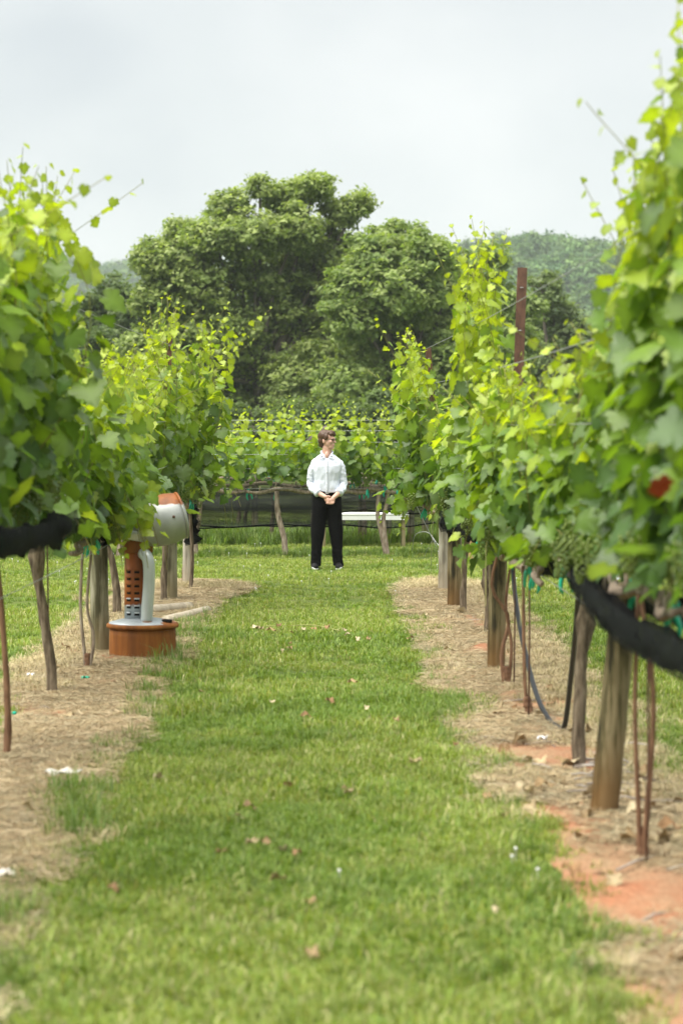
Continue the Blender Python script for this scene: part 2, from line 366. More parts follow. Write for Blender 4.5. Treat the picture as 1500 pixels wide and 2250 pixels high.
while y < 46:
    step = 0.20 if y < 14 else (0.23 if y < 24 else 0.30)
    half = 0.147 * y + 1.1
    x = -half
    while x < half:
        px_, py_ = x + random.uniform(-.5, .5) * step, y + random.uniform(-.5, .5) * step
        d = strip_depth(px_, py_)
        if d < -0.01:
            pts.append((px_, py_, 0)); rot.append((0, 0, random.uniform(0, 6.28)))
            patchy = fbm(px_, py_, 0.9, 2.0); worn = 0.12 * fbm(px_ * 2.0, py_ * 0.2, 1.0, 4.0)
            scl.append(max(0.68, 0.98 + 0.5 * patchy + worn + random.uniform(-.1, .1)) * (0.8 if y > 24 else 1.0))
            deep = 2 if fbm(px_, py_, 0.75, 31.0) + random.uniform(-.25, .25) > (0.05 if y < 22 else 0.3) else 0
            idx.append(deep + random.randrange(2) + (0 if y < 17 else 4))
        if -0.12 < d < 0.0 and y < 24 and random.random() < (0.95 if px_ < 0 else 0.7):
            # unmown fringe leaning over the strip
            inner = (px_ > -1.6 if px_ < 0 else px_ < 1.4)
            if inner:
                pts.append((px_, py_, 0)); rot.append((0, 0, random.uniform(0, 6.28))); scl.append(random.uniform(0.55, 1.15) * (1.0 if px_ < 0 else 0.75)); idx.append(8 + random.randrange(3))
        elif d > 0.0 and random.random() < 0.03 * max(0, 1 - d / 0.3):
            pts.append((px_, py_, 0.01)); rot.append((0, 0, random.uniform(0, 6.28))); scl.append(random.uniform(0.6, 1.0)); idx.append(11 + random.randrange(2))
        x += step
    y += step
for i in range(900):                                   # rank weeds along the foot of the cross rows
    py_ = random.choice((34.0, 37.0, 37.5, 40.0)) + random.gauss(0.3, 0.35); px_ = random.uniform(-7, 7)
    pts.append((px_, py_, 0)); rot.append((0, 0, random.uniform(0, 6.28))); scl.append(random.uniform(0.7, 1.3) * (0.8 if py_ < 35 else 1.5)); idx.append(8 + random.randrange(3))
tag(scatter('grass', near_p + mid_p + edge_p + thin_p, pts, rot, scl, idx), 'mown green grass of the aisle and the lawn beyond', 'grass', kind='stuff')

ST = [(0.51, 0.39, 0.225), (0.41, 0.305, 0.17), (0.31, 0.245, 0.135), (0.60, 0.49, 0.32), (0.25, 0.165, 0.088), (0.34, 0.30, 0.18)]
SG = [(0.33, 0.30, 0.19), (0.41, 0.37, 0.25), (0.28, 0.24, 0.145), (0.44, 0.34, 0.21)]
straw_p = [(clutter_patch('straw_litter', 230, 0.2, 0.03, 0.14, 0.0028, ST, 0.035, 40 + i), M['straw']) for i in range(3)] + \
          [(clutter_patch('clipping_litter', 340, 0.2, 0.012, 0.05, 0.003, SG, 0.03, 50 + i), M['straw']) for i in range(3)]
dry_p = [(blade_patch('dead_blades', 120, 0.16, 0.12, 0.004, [(0.55, 0.45, 0.26), (0.48, 0.38, 0.21), (0.62, 0.54, 0.35), (0.40, 0.36, 0.18)], 1.3, 0.15, 60 + i), M['straw']) for i in range(3)]
pts, rot, scl, idx = [], [], [], []
for i in range(6400):
    s = random.choice((-1, 1)); yy = 4.5 + 23.9 * random.random() ** 0.85; a, b_ = strip_edges(s, yy); xx = random.uniform(min(a, b_) - .04, max(a, b_) + .04)
    cover = fbm(xx * 1.0, yy * 0.45, 1.5, 11.0) + (0.22 if s < 0 else -0.06) + (0.25 if yy > 17 else 0) - (0.22 if s > 0 and yy < 12 else 0)
    if cover < random.uniform(-0.25, 0.1): continue
    pts.append((xx, yy, 0.015)); rot.append((0, 0, random.uniform(0, 6.28))); scl.append(random.uniform(0.7, 1.2)); idx.append(random.randrange(3) if random.random() < 0.5 else 3 + random.randrange(3))
tag(scatter('straw', straw_p, pts, rot, scl, idx), 'dry straw and grey clippings littering the bare strips', 'straw', kind='stuff')
pts, rot, scl, idx = [], [], [], []
for i in range(2600):
    s = random.choice((-1, 1)); yy = 6 + 22.6 * random.random(); a, b_ = strip_edges(s, min(yy, STRIP_END))
    r_ = random.random()
    if r_ < 0.60: xx = b_ + s * random.gauss(-0.02, 0.13)
    elif r_ < 0.78: xx = a - s * random.gauss(0.02, 0.05)
    else:
        yy = STRIP_END - 0.9 + random.gauss(0, 0.35); a, b_ = strip_edges(s, STRIP_END - 1.3); xx = random.uniform(min(a, b_), max(a, b_))
    if 0.60 <= r_ < 0.78 and random.random() < 0.6: continue
    if s > 0 and r_ > 0.6 and random.random() < 0.5: continue
    if fbm(xx, yy, 1.1, 21.0) < -0.15: continue
    pts.append((xx, yy, 0.005)); rot.append((0, 0, random.uniform(0, 6.28))); scl.append(random.uniform(0.5, 1.05)); idx.append(random.randrange(3))
for i in range(26):                                     # dead stalks round the drum
    a = random.uniform(0, 6.28); p = gnd(314, 1450); pts.append((p.x + 0.34 * math.cos(a), p.y + 0.34 * math.sin(a), 0)); rot.append((0, 0, random.uniform(0, 6))); scl.append(random.uniform(0.5, 0.95)); idx.append(random.randrange(3))
tag(scatter('dry_grass', dry_p, pts, rot, scl, idx), 'tan dead grass fringing the bare strips', 'dry grass', kind='stuff')

# --- hills with their forest
def clump_mesh(name, lobes, nleaf, size, tints, seed, aspect=0.55, shell=0.55):
    """leaf faces through the volume of several lobes (cx,cy,cz,rx,ry,rz)"""
    r = np.random.default_rng(seed); L = np.array(lobes, dtype=float)
    wgt = (L[:, 3] * L[:, 5]); wgt = wgt / wgt.sum(); cnt = np.maximum(6, (wgt * nleaf).astype(int)); Ps = []; Ns = []; Ts = []
    tn = np.array(tints)
    for (c, k) in zip(L, cnt):
        ns = max(3, k // 14)                                   # sprays
        d = r.normal(size=(ns, 3)); d /= np.linalg.norm(d, axis=1)[:, None]
        rr = (shell + (1.04 - shell) * r.uniform(0, 1, ns) ** 0.7) * (1 + 0.16 * np.sin(d[:, 0] * 7 + c[0]) * np.cos(d[:, 2] * 6 + c[2]))
        sp = c[:3] + d * rr[:, None] * c[3:6]
        tone = tn[r.integers(0, len(tn), ns)] * r.uniform(0.85, 1.18, (ns, 1))
        w = r.integers(0, ns, k); off = r.normal(size=(k, 3)) * np.array([1, 1, 0.55]) * size * 1.25
        Ps.append(sp[w] + off); Ts.append(tone[w] * r.uniform(0.85, 1.15, (k, 1)))
        nn = d[w] * 0.55 + np.array([0, 0, 0.65]) + r.normal(size=(k, 3)) * 0.45; Ns.append(nn / np.linalg.norm(nn, axis=1)[:, None])
    P = np.concatenate(Ps); N = np.concatenate(Ns); C = np.concatenate(Ts); n = len(P)
    t = r.normal(size=(n, 3)); t -= N * (t * N).sum(1)[:, None]; t /= np.linalg.norm(t, axis=1)[:, None]; b = np.cross(t, N)
    s = (size * r.uniform(0.6, 1.25, n))[:, None]
    V = np.stack([P - t * s, P - b * s * aspect + N * s * .12, P + t * s - N * s * 0.25, P + b * s * aspect + N * s * .12], 1).reshape(-1, 3)
    q = (np.arange(n) * 4)[:, None]; T = np.concatenate([q + np.array([[0, 1, 3]]), q + np.array([[1, 2, 3]])])
    return np_mesh(name, V, T, np.repeat(C, 4, 0))
FT = [(0.08, 0.15, 0.05), (0.105, 0.18, 0.055), (0.06, 0.12, 0.045), (0.13, 0.20, 0.065)]
crown_p = []
for i in range(4):
    rr = random.Random(i); lob = [(0, 0, 4.2, 3.0, 3.0, 2.8)] + [(rr.uniform(-2, 2), rr.uniform(-2, 2), rr.uniform(2.5, 6.0), rr.uniform(1.2, 2.0), rr.uniform(1.2, 2.0), rr.uniform(1.1, 1.7)) for _ in range(8)]
    crown_p.append((clump_mesh('forest_crown', lob, 620, 0.42, [FT[i], FT[(i + 1) % 4]], i, 0.6), M['forest_leaf']))
hill_m = grain_mat('hill_soil', [(0.3, (0.03, 0.05, 0.015)), (0.7, (0.06, 0.08, 0.03))], (1, 1, 1), 0.05, 0.95, 0.1, 0)
def hill(name, x0, x1, y0, y1, hfun, label, n, scale, nx=70, ny=26):
    q = []; f = []
    for j in range(ny + 1):
        for i in range(nx + 1):
            x = x0 + (x1 - x0) * i / nx; yy = y0 + (y1 - y0) * j / ny; q.append((x, yy, hfun(x, yy) - 0.3))
    for j in range(ny):
        for i in range(nx):
            p = j * (nx + 1) + i; f.append((p, p + 1, p + nx + 2, p + nx + 1))
    mb = MB(); mb.add(q, f); tag(mb.build(name, hill_m), label, 'hill', kind='structure')
    P = []; 
    for k in range(n):
        x = random.uniform(x0, x1); yy = random.uniform(y0, y1); z = hfun(x, yy)
        if z > 3: P.append((x, yy, z - 1.0))
    return P, [scale * random.uniform(0.7, 1.35) for _ in P]
def sm(t): t = max(0.0, min(1.0, t)); return t * t * (3 - 2 * t)
def near_hill(x, y):
    ridge = 54 + 5 * fbm(x, 0, 0.012, 3) + 4 * math.sin(x * 0.031 + 1.0)
    return ridge * sm((y - 470) / 330) * sm((x + 45) / 120) * (1 - 0.35 * sm((y - 830) / 200)) + 2.5 * fbm(x, y, 0.03, 7)
def far_hill(x, y):
    ridge = 76 + 9 * fbm(x, 0, 0.008, 5) + 0.03 * x
    return ridge * sm((y - 1000) / 250) + 3 * fbm(x, y, 0.02, 9)
P1, S1 = hill('near_hill', -60, 330, 460, 900, near_hill, 'wooded ridge rising behind the trees at the right', 5200, 1.2)
P2, S2 = hill('far_hill', -330, 330, 980, 1380, far_hill, 'distant blue wooded ridge beyond the left vines', 4200, 1.3)
PP = P1 + P2; SS = S1 + S2
tag(scatter('forest', crown_p, PP, [(0, 0, random.uniform(0, 6.28)) for _ in PP], SS, [random.randrange(4) for _ in PP]), 'broadleaf forest covering the hills', 'forest', kind='stuff')

# --- haze: the air between here and the hills
hz = MB(); hz.box((0, 680, 55), (1840, 1560, 112))
hm = bpy.data.materials.new('haze'); hm.use_nodes = True; hn = hm.node_tree.nodes; hn.clear()
ho = hn.new('ShaderNodeOutputMaterial'); hv = hn.new('ShaderNodeVolumePrincipled'); hv.inputs['Density'].default_value = 0.0002
hv.inputs['Color'].default_value = (0.88, 0.95, 1.0, 1); hm.node_tree.links.new(hv.outputs[0], ho.inputs['Volume'])
tag(hz.build('haze', hm, smooth=False), 'thin pale summer haze over the valley', 'haze', kind='stuff')

# --- trees at the back of the vineyard
TT = [(0.225, 0.29, 0.085), (0.27, 0.33, 0.10), (0.19, 0.25, 0.072), (0.31, 0.37, 0.13), (0.165, 0.225, 0.065)]
def tree(Y, lobes, label, foot_px, n_per=1500, tints=TT, seed=0, size=0.14, name='tree'):
    k = ppm(Y); base = at(foot_px, 1017, Y); base.z = 0
    root = empty(name, base, label, 'tree', 'trees behind the vineyard')
    r = random.Random(seed); L = []; n = 0
    for (px, py, rp) in lobes:
        yy = Y + r.uniform(-0.55, 0.55) * 2.2 * rp / k
        c = at(px, py, yy) - base; rad = rp / k
        L.append((c.x, c.y, c.z, rad * r.uniform(.95, 1.1), rad * 1.15, rad * r.uniform(.8, .95)))
        for _ in range(7):                                  # smaller bosses break up each lobe's outline
            d = Vector((r.gauss(0, 1), r.gauss(0, 1), r.gauss(0.2, 0.9))).normalized(); q = c + d * rad * r.uniform(.75, 1.02); s = rad * r.uniform(.24, .42)
            L.append((q.x, q.y, q.z, s * 1.15, s * 1.15, s * .8))
        n += n_per * 2.8 * (rp / 60) ** 2
    link('crown', clump_mesh('crown', L, int(n), size, tints, seed + 100, 0.5, 0.42), M['tree_leaf'], root)
    top = max(l[2] for l in L); mb = MB()
    fork = Vector((0, 0, top * 0.28)); mb.tube(spline([(0, 0, -0.3), (0.1, 0, top * 0.14), fork], 6), [0.42, .38, .36, .34, .32, .3], 9, .2)
    link('trunk', mb.mesh('trunk'), M['tree_bark'], root)
    for i, l_ in enumerate(L[::8]):
        c = Vector(l_[:3]); m_ = fork.lerp(c, .5) + Vector((r.uniform(-.4, .4), r.uniform(-.4, .4), 0.5)); p = spline([fork, m_, c, c + Vector((r.uniform(-.3, .3), 0, l_[5] * .8))], 9)
        mb = MB(); mb.tube(p, [0.13 - 0.0135 * j for j in range(9)], 6)
        for _ in range(4):
            d = Vector((r.gauss(0, 1), r.gauss(0, 1), r.gauss(.4, .8))).normalized() * l_[3] * .9; mb.tube([c, c + d * .5 + Vector((0, 0, .1)), c + d], [.035, .025, .01], 5)
        link('limb', mb.mesh('limb'), M['tree_bark'], root)
    return root
tree(110, [(345, 575, 48), (335, 650, 45), (400, 590, 70), (400, 520, 42), (470, 520, 62), (450, 640, 85), (510, 455, 40), (560, 520, 68), (625, 440, 48), (690, 412, 46), (655, 500, 52), (745, 470, 36), (785, 448, 34), (765, 560, 50), (800, 600, 55), (700, 560, 66), (600, 640, 95), (500, 740, 95), (640, 770, 110), (400, 740, 85), (740, 650, 70), (540, 860, 95), (400, 870, 85), (680, 900, 80), (572, 412, 26), (330, 780, 60), (450, 830, 75), (560, 780, 75), (655, 850, 80), (740, 760, 70), (760, 840, 75), (770, 690, 60)],
     'tallest spreading green tree, crown rising above the standing person', 570, 1500, TT, 1)
tree(104, [(880, 525, 40), (845, 530, 40), (805, 570, 48), (835, 570, 52), (935, 565, 55), (800, 630, 60), (880, 640, 80), (975, 640, 55), (960, 730, 80), (830, 740, 85), (900, 830, 85), (1000, 790, 65), (770, 860, 75), (1010, 880, 70), (775, 700, 60), (830, 860, 75), (950, 880, 75)],
     'rounded green tree just right of the tallest tree', 890, 1500, [(0.20, 0.27, 0.078), (0.24, 0.31, 0.092), (0.28, 0.345, 0.115), (0.165, 0.235, 0.068)], 2)
tree(118, [(965, 560, 34), (1000, 600, 48), (1085, 560, 32), (1075, 620, 48), (1050, 690, 65), (1130, 690, 52), (1110, 770, 75), (1040, 850, 75)],
     'narrow green tree between the rounded tree and the rusty post', 1060, 1500, [(0.20, 0.27, 0.078), (0.245, 0.315, 0.10), (0.165, 0.23, 0.065)], 3)
tree(126, [(1190, 640, 40), (1215, 700, 55), (1165, 740, 60), (1270, 740, 60), (1240, 830, 80), (1340, 800, 80), (1170, 850, 70)],
     'lower grey-green tree in front of the wooded ridge', 1230, 1300, [(0.15, 0.20, 0.085), (0.175, 0.225, 0.095), (0.125, 0.17, 0.07)], 4)
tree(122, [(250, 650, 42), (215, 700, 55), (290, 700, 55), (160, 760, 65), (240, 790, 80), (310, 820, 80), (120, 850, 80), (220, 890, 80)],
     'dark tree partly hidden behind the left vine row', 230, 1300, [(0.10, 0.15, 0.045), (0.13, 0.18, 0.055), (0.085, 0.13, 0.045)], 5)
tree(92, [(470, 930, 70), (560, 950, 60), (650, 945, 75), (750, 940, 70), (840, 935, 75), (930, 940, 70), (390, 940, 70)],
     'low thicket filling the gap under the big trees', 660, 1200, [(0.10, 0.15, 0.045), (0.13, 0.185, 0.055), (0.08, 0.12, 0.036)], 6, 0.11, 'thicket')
tree(132, [(1430, 700, 70), (1520, 720, 90), (1480, 830, 90), (1600, 800, 90)], 'tree hidden behind the near right vines', 1500, 900, TT, 7)
tree(132, [(40, 740, 70), (-60, 720, 90), (0, 840, 90), (-140, 800, 90)], 'tree hidden behind the near left vines', 0, 900, TT, 8)
# ================================================================== GRAPEVINES
# --- grape leaf blades: petiole end at the origin, tip at +Y, upper side +Z
HALF_HI = [(0.07, -0.10), (0.20, -0.24), (0.34, -0.20), (0.46, -0.06), (0.45, 0.06), (0.60, 0.16), (0.66, 0.34), (0.55, 0.40), (0.44, 0.44), (0.47, 0.60), (0.36, 0.72), (0.26, 0.72), (0.20, 0.86), (0.10, 0.94)]
HALF_LO = [(0.22, -0.22), (0.47, 0.0), (0.64, 0.32), (0.42, 0.46), (0.34, 0.74), (0.12, 0.92)]
def leaf_shape(half, seed, fold, droop, wave):
    r = random.Random(seed); out = []
    for sgn in (1, -1):
        h = [(sgn * x * r.uniform(.92, 1.08), y * r.uniform(.95, 1.05)) for x, y in half]
        out.append(h)
    ring = [(0.0, 0.0)] + out[0] + [(0.0, 1.0)] + out[1][::-1]
    def z(x, y): return fold * abs(x) ** 1.2 - droop * max(0, y) ** 2 * .5 - droop * .5 * x * x + wave * math.sin(7 * x + seed) * math.cos(6 * y + seed * 2)
    V = [(x, y, z(x, y)) for x, y in ring] + [(0, .32, z(0, .32)), (0, .66, z(0, .66) )]
    n = len(ring); c1, c2 = n, n + 1; T = []
    hl = len(half)
    for i in range(n):
        j = (i + 1) % n
        # upper half of the outline fans from the upper midrib point
        ym = (ring[i][1] + ring[j][1]) / 2
        T.append((c2 if ym > 0.5 else c1, i, j) if True else 0)
    # close the seam between the two fans
    a = [i for i in range(n) if ring[i][1] <= .5]; 
    sw = [i for i in range(n) if ((ring[i][1] + ring[(i + 1) % n][1]) / 2 > .5) != ((ring[i - 1][1] + ring[i][1]) / 2 > .5)]
    for i in sw:
        T.append((c1, i, c2) if ring[i][0] > 0 else (c2, i, c1))
    # petiole: a thin strap running back to the shoot
    b = len(V); V += [(-.018, 0.02, 0), (.018, 0.02, 0), (.014, -.55, -.16), (-.014, -.55, -.16)]; T += [(b, b + 2, b + 1), (b, b + 3, b + 2)]
    # veins are paler than the blade: midrib and lobe tips carry the vein tone, the edges between them the blade tone
    vein = np.array([1.0 + (.10 if i % 3 == 0 else -.10) for i in range(n)] + [1.30, 1.22] + [1.25] * 4); vein[0] = 1.35; return np.array(V, dtype=float), np.array(T), vein[:, None]
HI = [leaf_shape(HALF_HI, s, f, d, w) for s, f, d, w in ((1, .22, .35, .035), (2, .35, .55, .05), (3, .12, .25, .06), (4, -.15, .5, .05), (5, .45, .3, .04))]
LO = [leaf_shape(HALF_LO, s, f, d, w) for s, f, d, w in ((11, .25, .4, .03), (12, .4, .5, .03), (13, .05, .3, .05))]
YOUNG = np.array((0.29, 0.365, 0.030)); MID = np.array((0.145, 0.235, 0.028)); OLD = np.array((0.070, 0.138, 0.030)); GREY = np.array((0.11, 0.165, 0.065))
TINTS = [YOUNG, YOUNG * .6 + MID * .4, MID, MID * .5 + OLD * .5, OLD, GREY]
LEAF_ME = {}
def leaf_mesh(v, t):
    if (v, t) not in LEAF_ME:
        V, T, vein = HI[v]; me = np_mesh('leaf', V, T, np.tile(TINTS[t], (len(V), 1)) * vein, True); me.materials.append(M['vine_leaf']); LEAF_ME[(v, t)] = me
    return LEAF_ME[(v, t)]
def norm(a): return a / np.maximum(1e-9, np.linalg.norm(a, axis=1))[:, None]

def grow_shoots(rs, length, h, n_shoot, spread, lean, droop_n, along, cord_z=1.0, leaf=0.15, dens=1.0, side=0, wild=0.0):
    """shoot curves and their leaves in the vine's own frame: u across the row, v along it. side>0: the aisle lies at +u"""
    shoots = []; P = []; O = []; Sz = []; Fr = []
    for i in range(n_shoot + droop_n):
        v0 = rs.uniform(-.5, .5) * length if i >= n_shoot else (-.5 + (i + rs.uniform(.2, .8)) / n_shoot) * length
        hang = i >= n_shoot
        if not hang:
            top = cord_z + (h - cord_z) * rs.choice((rs.uniform(.66, .9), rs.uniform(.84, 1.0), rs.uniform(.92, 1.07)))
            a = rs.gauss(0, spread * .55); b = lean + rs.gauss(0, spread * .5); dv = rs.gauss(0, .13)
            if rs.random() < wild: b += side * rs.uniform(.15, .5)
            ctrl = [(rs.gauss(0, .03), v0, cord_z), (a * .8 + lean * .3, v0 + dv * .4, cord_z + (top - cord_z) * .33), (a + lean * .7, v0 + dv * .8, cord_z + (top - cord_z) * .68), (b, v0 + dv * 1.3 + rs.gauss(0, .05), top)]
            L = (top - cord_z) * 1.05
        else:
            s_ = side if side and rs.random() < .72 else rs.choice((-1, 1)); o = rs.uniform(.22, .5)
            ctrl = [(0, v0, cord_z), (s_ * o * .6, v0 + rs.gauss(0, .1), cord_z + rs.uniform(.2, .45)), (s_ * o, v0 + rs.gauss(0, .15), cord_z + rs.uniform(-.02, .2)), (s_ * o * 1.15, v0 + rs.gauss(0, .2), cord_z - rs.uniform(.05, .38))]
            L = 1.1
        n = max(7, int(L / .068 * dens)); pts = spline(ctrl, n); shoots.append(pts)
        az = rs.uniform(0, 6.28)
        for k in range(1, n):
            f = k / (n - 1); reps = 2 if f < .6 and rs.random() < .55 else 1
            az += math.pi + rs.gauss(0, .6)
            for q in range(reps):
                ang = az + (q * rs.uniform(1.2, 2.6))
                out = Vector((math.cos(ang) * 1.0, math.sin(ang) * .75, 0))
                if abs(pts[k].x) > .05: out.x += .5 * (1 if pts[k].x > 0 else -1)
                P.append(pts[k]); O.append(out.normalized()); Fr.append(f if not hang else f * .8)
                s = leaf * (1.0 - .75 * max(0, (f - .55) / .45) ** 1.4) * rs.uniform(.72, 1.18) * (.75 if q else 1); Sz.append(max(.035, s))
    for k in range(int(length * 34 * dens)):           # basal and lateral leaves round the fruiting zone
        v0 = rs.uniform(-.5, .5) * length; u0 = rs.gauss(0, spread * .7); P.append(Vector((u0, v0, cord_z + rs.uniform(-.10, .55)))); O.append(Vector((rs.choice((-1, 1)), rs.gauss(0, .6), 0)).normalized())
        Sz.append(leaf * rs.uniform(.6, 1.15)); Fr.append(rs.uniform(0, .5))
    return shoots, np.array([tuple(p) for p in P]), np.array([tuple(p) for p in O]), np.array(Sz), np.array(Fr)

def place_leaves(P, O, Sz, Fr, rng, young=.0):
    n = len(P); up = np.array([0, 0, 1.0])
    pet = norm(O * .8 + up * .45 + rng.normal(size=(n, 3)) * .2) * (Sz * .55)[:, None]
    B = P + pet
    N = norm(O * rng.uniform(.35, 1.0, (n, 1)) + up * rng.uniform(.25, .95, (n, 1)) + rng.normal(size=(n, 3)) * .33)
    T = O * .55 - up * .75 + rng.normal(size=(n, 3)) * .35; T = norm(T - N * (T * N).sum(1)[:, None])
    sc = Sz / 1.2
    w = Fr + young + rng.normal(size=n) * .16
    t = np.where(w > .86, 0, np.where(w > .68, 1, np.where(w > .42, 2, np.where(w > .24, 3, 4)))); g = rng.random(n) < .10; t[g & (w < .6)] = 5
    return B, N, T, sc, t
def join_leaves(name, shapes, B, N, T, sc, t, rng):
    Bi = np.cross(T, N); Vs = []; Fs = []; Cs = []; o = 0; var = rng.integers(0, len(shapes), len(B)); tints = np.array(TINTS)
    for v, (LV, LT, vein) in enumerate(shapes):
        q = np.where(var == v)[0]
        if not len(q): continue
        W = LV[None] * sc[q, None, None]
        X = B[q, None] + Bi[q, None] * W[:, :, 0:1] + T[q, None] * W[:, :, 1:2] + N[q, None] * W[:, :, 2:3]
        k = len(LV); Vs.append(X.reshape(-1, 3)); Fs.append((LT[None] + (np.arange(len(q)) * k)[:, None, None]).reshape(-1, 3) + o); o += len(q) * k
        Cs.append(np.repeat(tints[t[q]] * rng.uniform(.84, 1.16, (len(q), 1)), k, 0) * np.tile(vein, (len(q), 1)))
    return np_mesh(name, np.concatenate(Vs), np.concatenate(Fs), np.concatenate(Cs), True)

# --- grape clusters: small green berries
def cluster_mesh(seed, n=46, L=.15, rb=.0085):
    r = random.Random(seed); bm = bmesh.new()
    for i in range(n):
        f = (i + .5) / n; w = (.042 * (1 - f) ** .6 + .008) ; a = i * 2.4; d = w * r.uniform(.5, 1)
        bmesh.ops.create_icosphere(bm, subdivisions=1, radius=rb * r.uniform(.8, 1.15), matrix=Matrix.Translation((d * math.cos(a), d * math.sin(a), -f * L)))
    me = bpy.data.meshes.new('grape_cluster'); bm.to_mesh(me); bm.free(); me.polygons.foreach_set('use_smooth', [True] * len(me.polygons))
    c = me.attributes.new('tint', 'FLOAT_COLOR', 'POINT'); col = np.ones((len(me.vertices), 4), dtype=np.float32); col[:, :3] = (0.16, 0.22, 0.035); c.data.foreach_set('color', col.ravel())
    me.materials.append(M['berry']); return me
CLUSTERS = [cluster_mesh(s, 44 + 6 * s, .13 + .02 * s) for s in range(3)]
mb = MB(); 
for s in (-1, 1):
    mb.tube(spline([(0, 0, 0), (s * .012, .01, -.03), (s * .03, .0, -.075), (s * .024, 0, -.11)], 6), [.004, .009, .012, .010, .009, .004], 5)
mb.tube([(.012 * math.cos(a), .0, .012 * math.sin(a)) for a in np.linspace(0, 6.28, 9)], .005, 5)
TIE_ME = mb.mesh('tie'); TIE_ME.materials.append(M['tie'])

LEAF_BUDGET = [0]
def vine(x, y, label, trunk, h=2.8, length=2.0, spread=.17, lean=0.0, n_shoot=17, droop=2, hero=150, seed=0, across=False, lod=False, group=None, clusters=3, ties=2, leaf=.15, side=0, dens=1.0, wild=.12, young=0.0, cord_z=1.0, zmin=1.04):
    """one grapevine. across: its row runs left-right instead of down the aisle"""
    rs = random.Random(seed); rng = np.random.default_rng(seed)
    root = empty('grapevine', (x, y, 0), label, 'grapevine', group)
    W = (lambda p: Vector((p[1], -p[0], p[2]))) if across else (lambda p: Vector(p))
    shoots, P, O, Sz, Fr = grow_shoots(rs, length, h, n_shoot, spread, lean, droop, across, cord_z, leaf, dens, side, wild)
    if across:
        P = np.stack([P[:, 1], -P[:, 0], P[:, 2]], 1); O = np.stack([O[:, 1], -O[:, 0], O[:, 2]], 1)
    B, N, T, sc, t = place_leaves(P, O, Sz, Fr, rng, young)
    ok = (B + T * (sc * .8)[:, None])[:, 2] > zmin + rng.normal(size=len(B)) * .06
    P, B, N, T, sc, t = P[ok], B[ok], N[ok], T[ok], sc[ok], t[ok]
    # trunk(s)
    if trunk:
        for tr in trunk:
            mb = MB(); pts = spline([(q_[0], q_[1], q_[2] * (cord_z if q_[2] > 0 else 1)) for q_ in tr['p']], 14); rr = tr['r']; rad = [rr * (1.25 - .35 * i / 13) for i in range(14)]
            if tr.get('knob'):
                k = tr['knob']
                for i in range(14): rad[i] *= 1 + .85 * math.exp(-((i / 13 - k) / .075) ** 2)
            mb.tube(pts, rad, 9, tr.get('rough', .35), True, None, seed, .12)
            link('trunk', mb.mesh('trunk'), tr.get('mat', M['bark']), root)
    # cordon arms along the wire
    mb = MB(); np_ = 13; pts = [W((rs.gauss(0, .018), (-.5 + i / (np_ - 1)) * length, cord_z - .03 + .03 * math.sin(i * .9 + seed))) for i in range(np_)]
    mb.tube(pts, [.017 + .014 * math.sin(math.pi * i / (np_ - 1)) for i in range(np_)], 7, .5, True, None, seed)
    for i in range(1, np_ - 1, 2): mb.tube([pts[i], pts[i] + Vector((0, 0, .05)), pts[i] + Vector((rs.gauss(0, .01), 0, .09))], [.014, .012, .008], 5)
    link('cordon', mb.mesh('cordon'), M['bark_pale'], root)
    # green shoots
    if not lod:
        mb = MB()
        for s in shoots:
            st = s[::3] + [s[-1]]; mb.tube([W(p) for p in st], [.0048 - .003 * i / len(st) for i in range(len(st))], 4, 0, False)
        tag(link('shoots', mb.mesh('shoots'), M['shoot'], root), kind='stuff')
    # leaves: the ones that show largest as pieces of their own, the rest as one part
    ind = np.zeros(len(B), dtype=bool)
    if hero:
        toward = -N[:, 1] * .4 + (N[:, 0] * side if side else 0) * .5
        outer = (P[:, 0] * side if side else 0) * 2.5
        show = sc * 9 + outer + toward * .6 + rng.normal(size=len(B)) * .18 - B[:, 1] * .35
        ind[np.argsort(-show)[:hero]] = True
        Bi = np.cross(T, N)
        for i in np.where(ind)[0]:
            o = bpy.data.objects.new('leaf', leaf_mesh(rs.randrange(5), int(t[i]))); COL.objects.link(o); o.parent = root
            s = float(sc[i]); m = Matrix(((Bi[i, 0] * s, T[i, 0] * s, N[i, 0] * s, B[i, 0]), (Bi[i, 1] * s, T[i, 1] * s, N[i, 1] * s, B[i, 1]), (Bi[i, 2] * s, T[i, 2] * s, N[i, 2] * s, B[i, 2]), (0, 0, 0, 1)))
            o.matrix_basis = m
        LEAF_BUDGET[0] += hero
    r_ = ~ind
    tag(link('foliage', join_leaves('foliage', LO if lod else HI, B[r_], N[r_], T[r_], sc[r_], t[r_], rng), M['vine_leaf'], root), kind='stuff')
    for i in range(clusters):
        v0 = rs.uniform(-.45, .45) * length; s_ = side if side else rs.choice((-1, 1)); p = W((s_ * rs.uniform(.10, .26), v0, max(cord_z, zmin - .05) + rs.uniform(.12, .3)))
        o = link('grape_cluster', CLUSTERS[i % 3], None, root, p); o.rotation_euler = (rs.gauss(0, .15), rs.gauss(0, .15), rs.uniform(0, 6)); o.scale = (1.15,) * 3
    for i in range(ties):
        o = link('tie', TIE_ME, None, root, W((rs.choice((-1, 1)) * .03, rs.uniform(-.45, .45) * length, cord_z + rs.uniform(-.03, .03)))); o.rotation_euler = (0, rs.gauss(0, .3), rs.uniform(0, 6)); o.scale = (1.25,) * 3
    return root
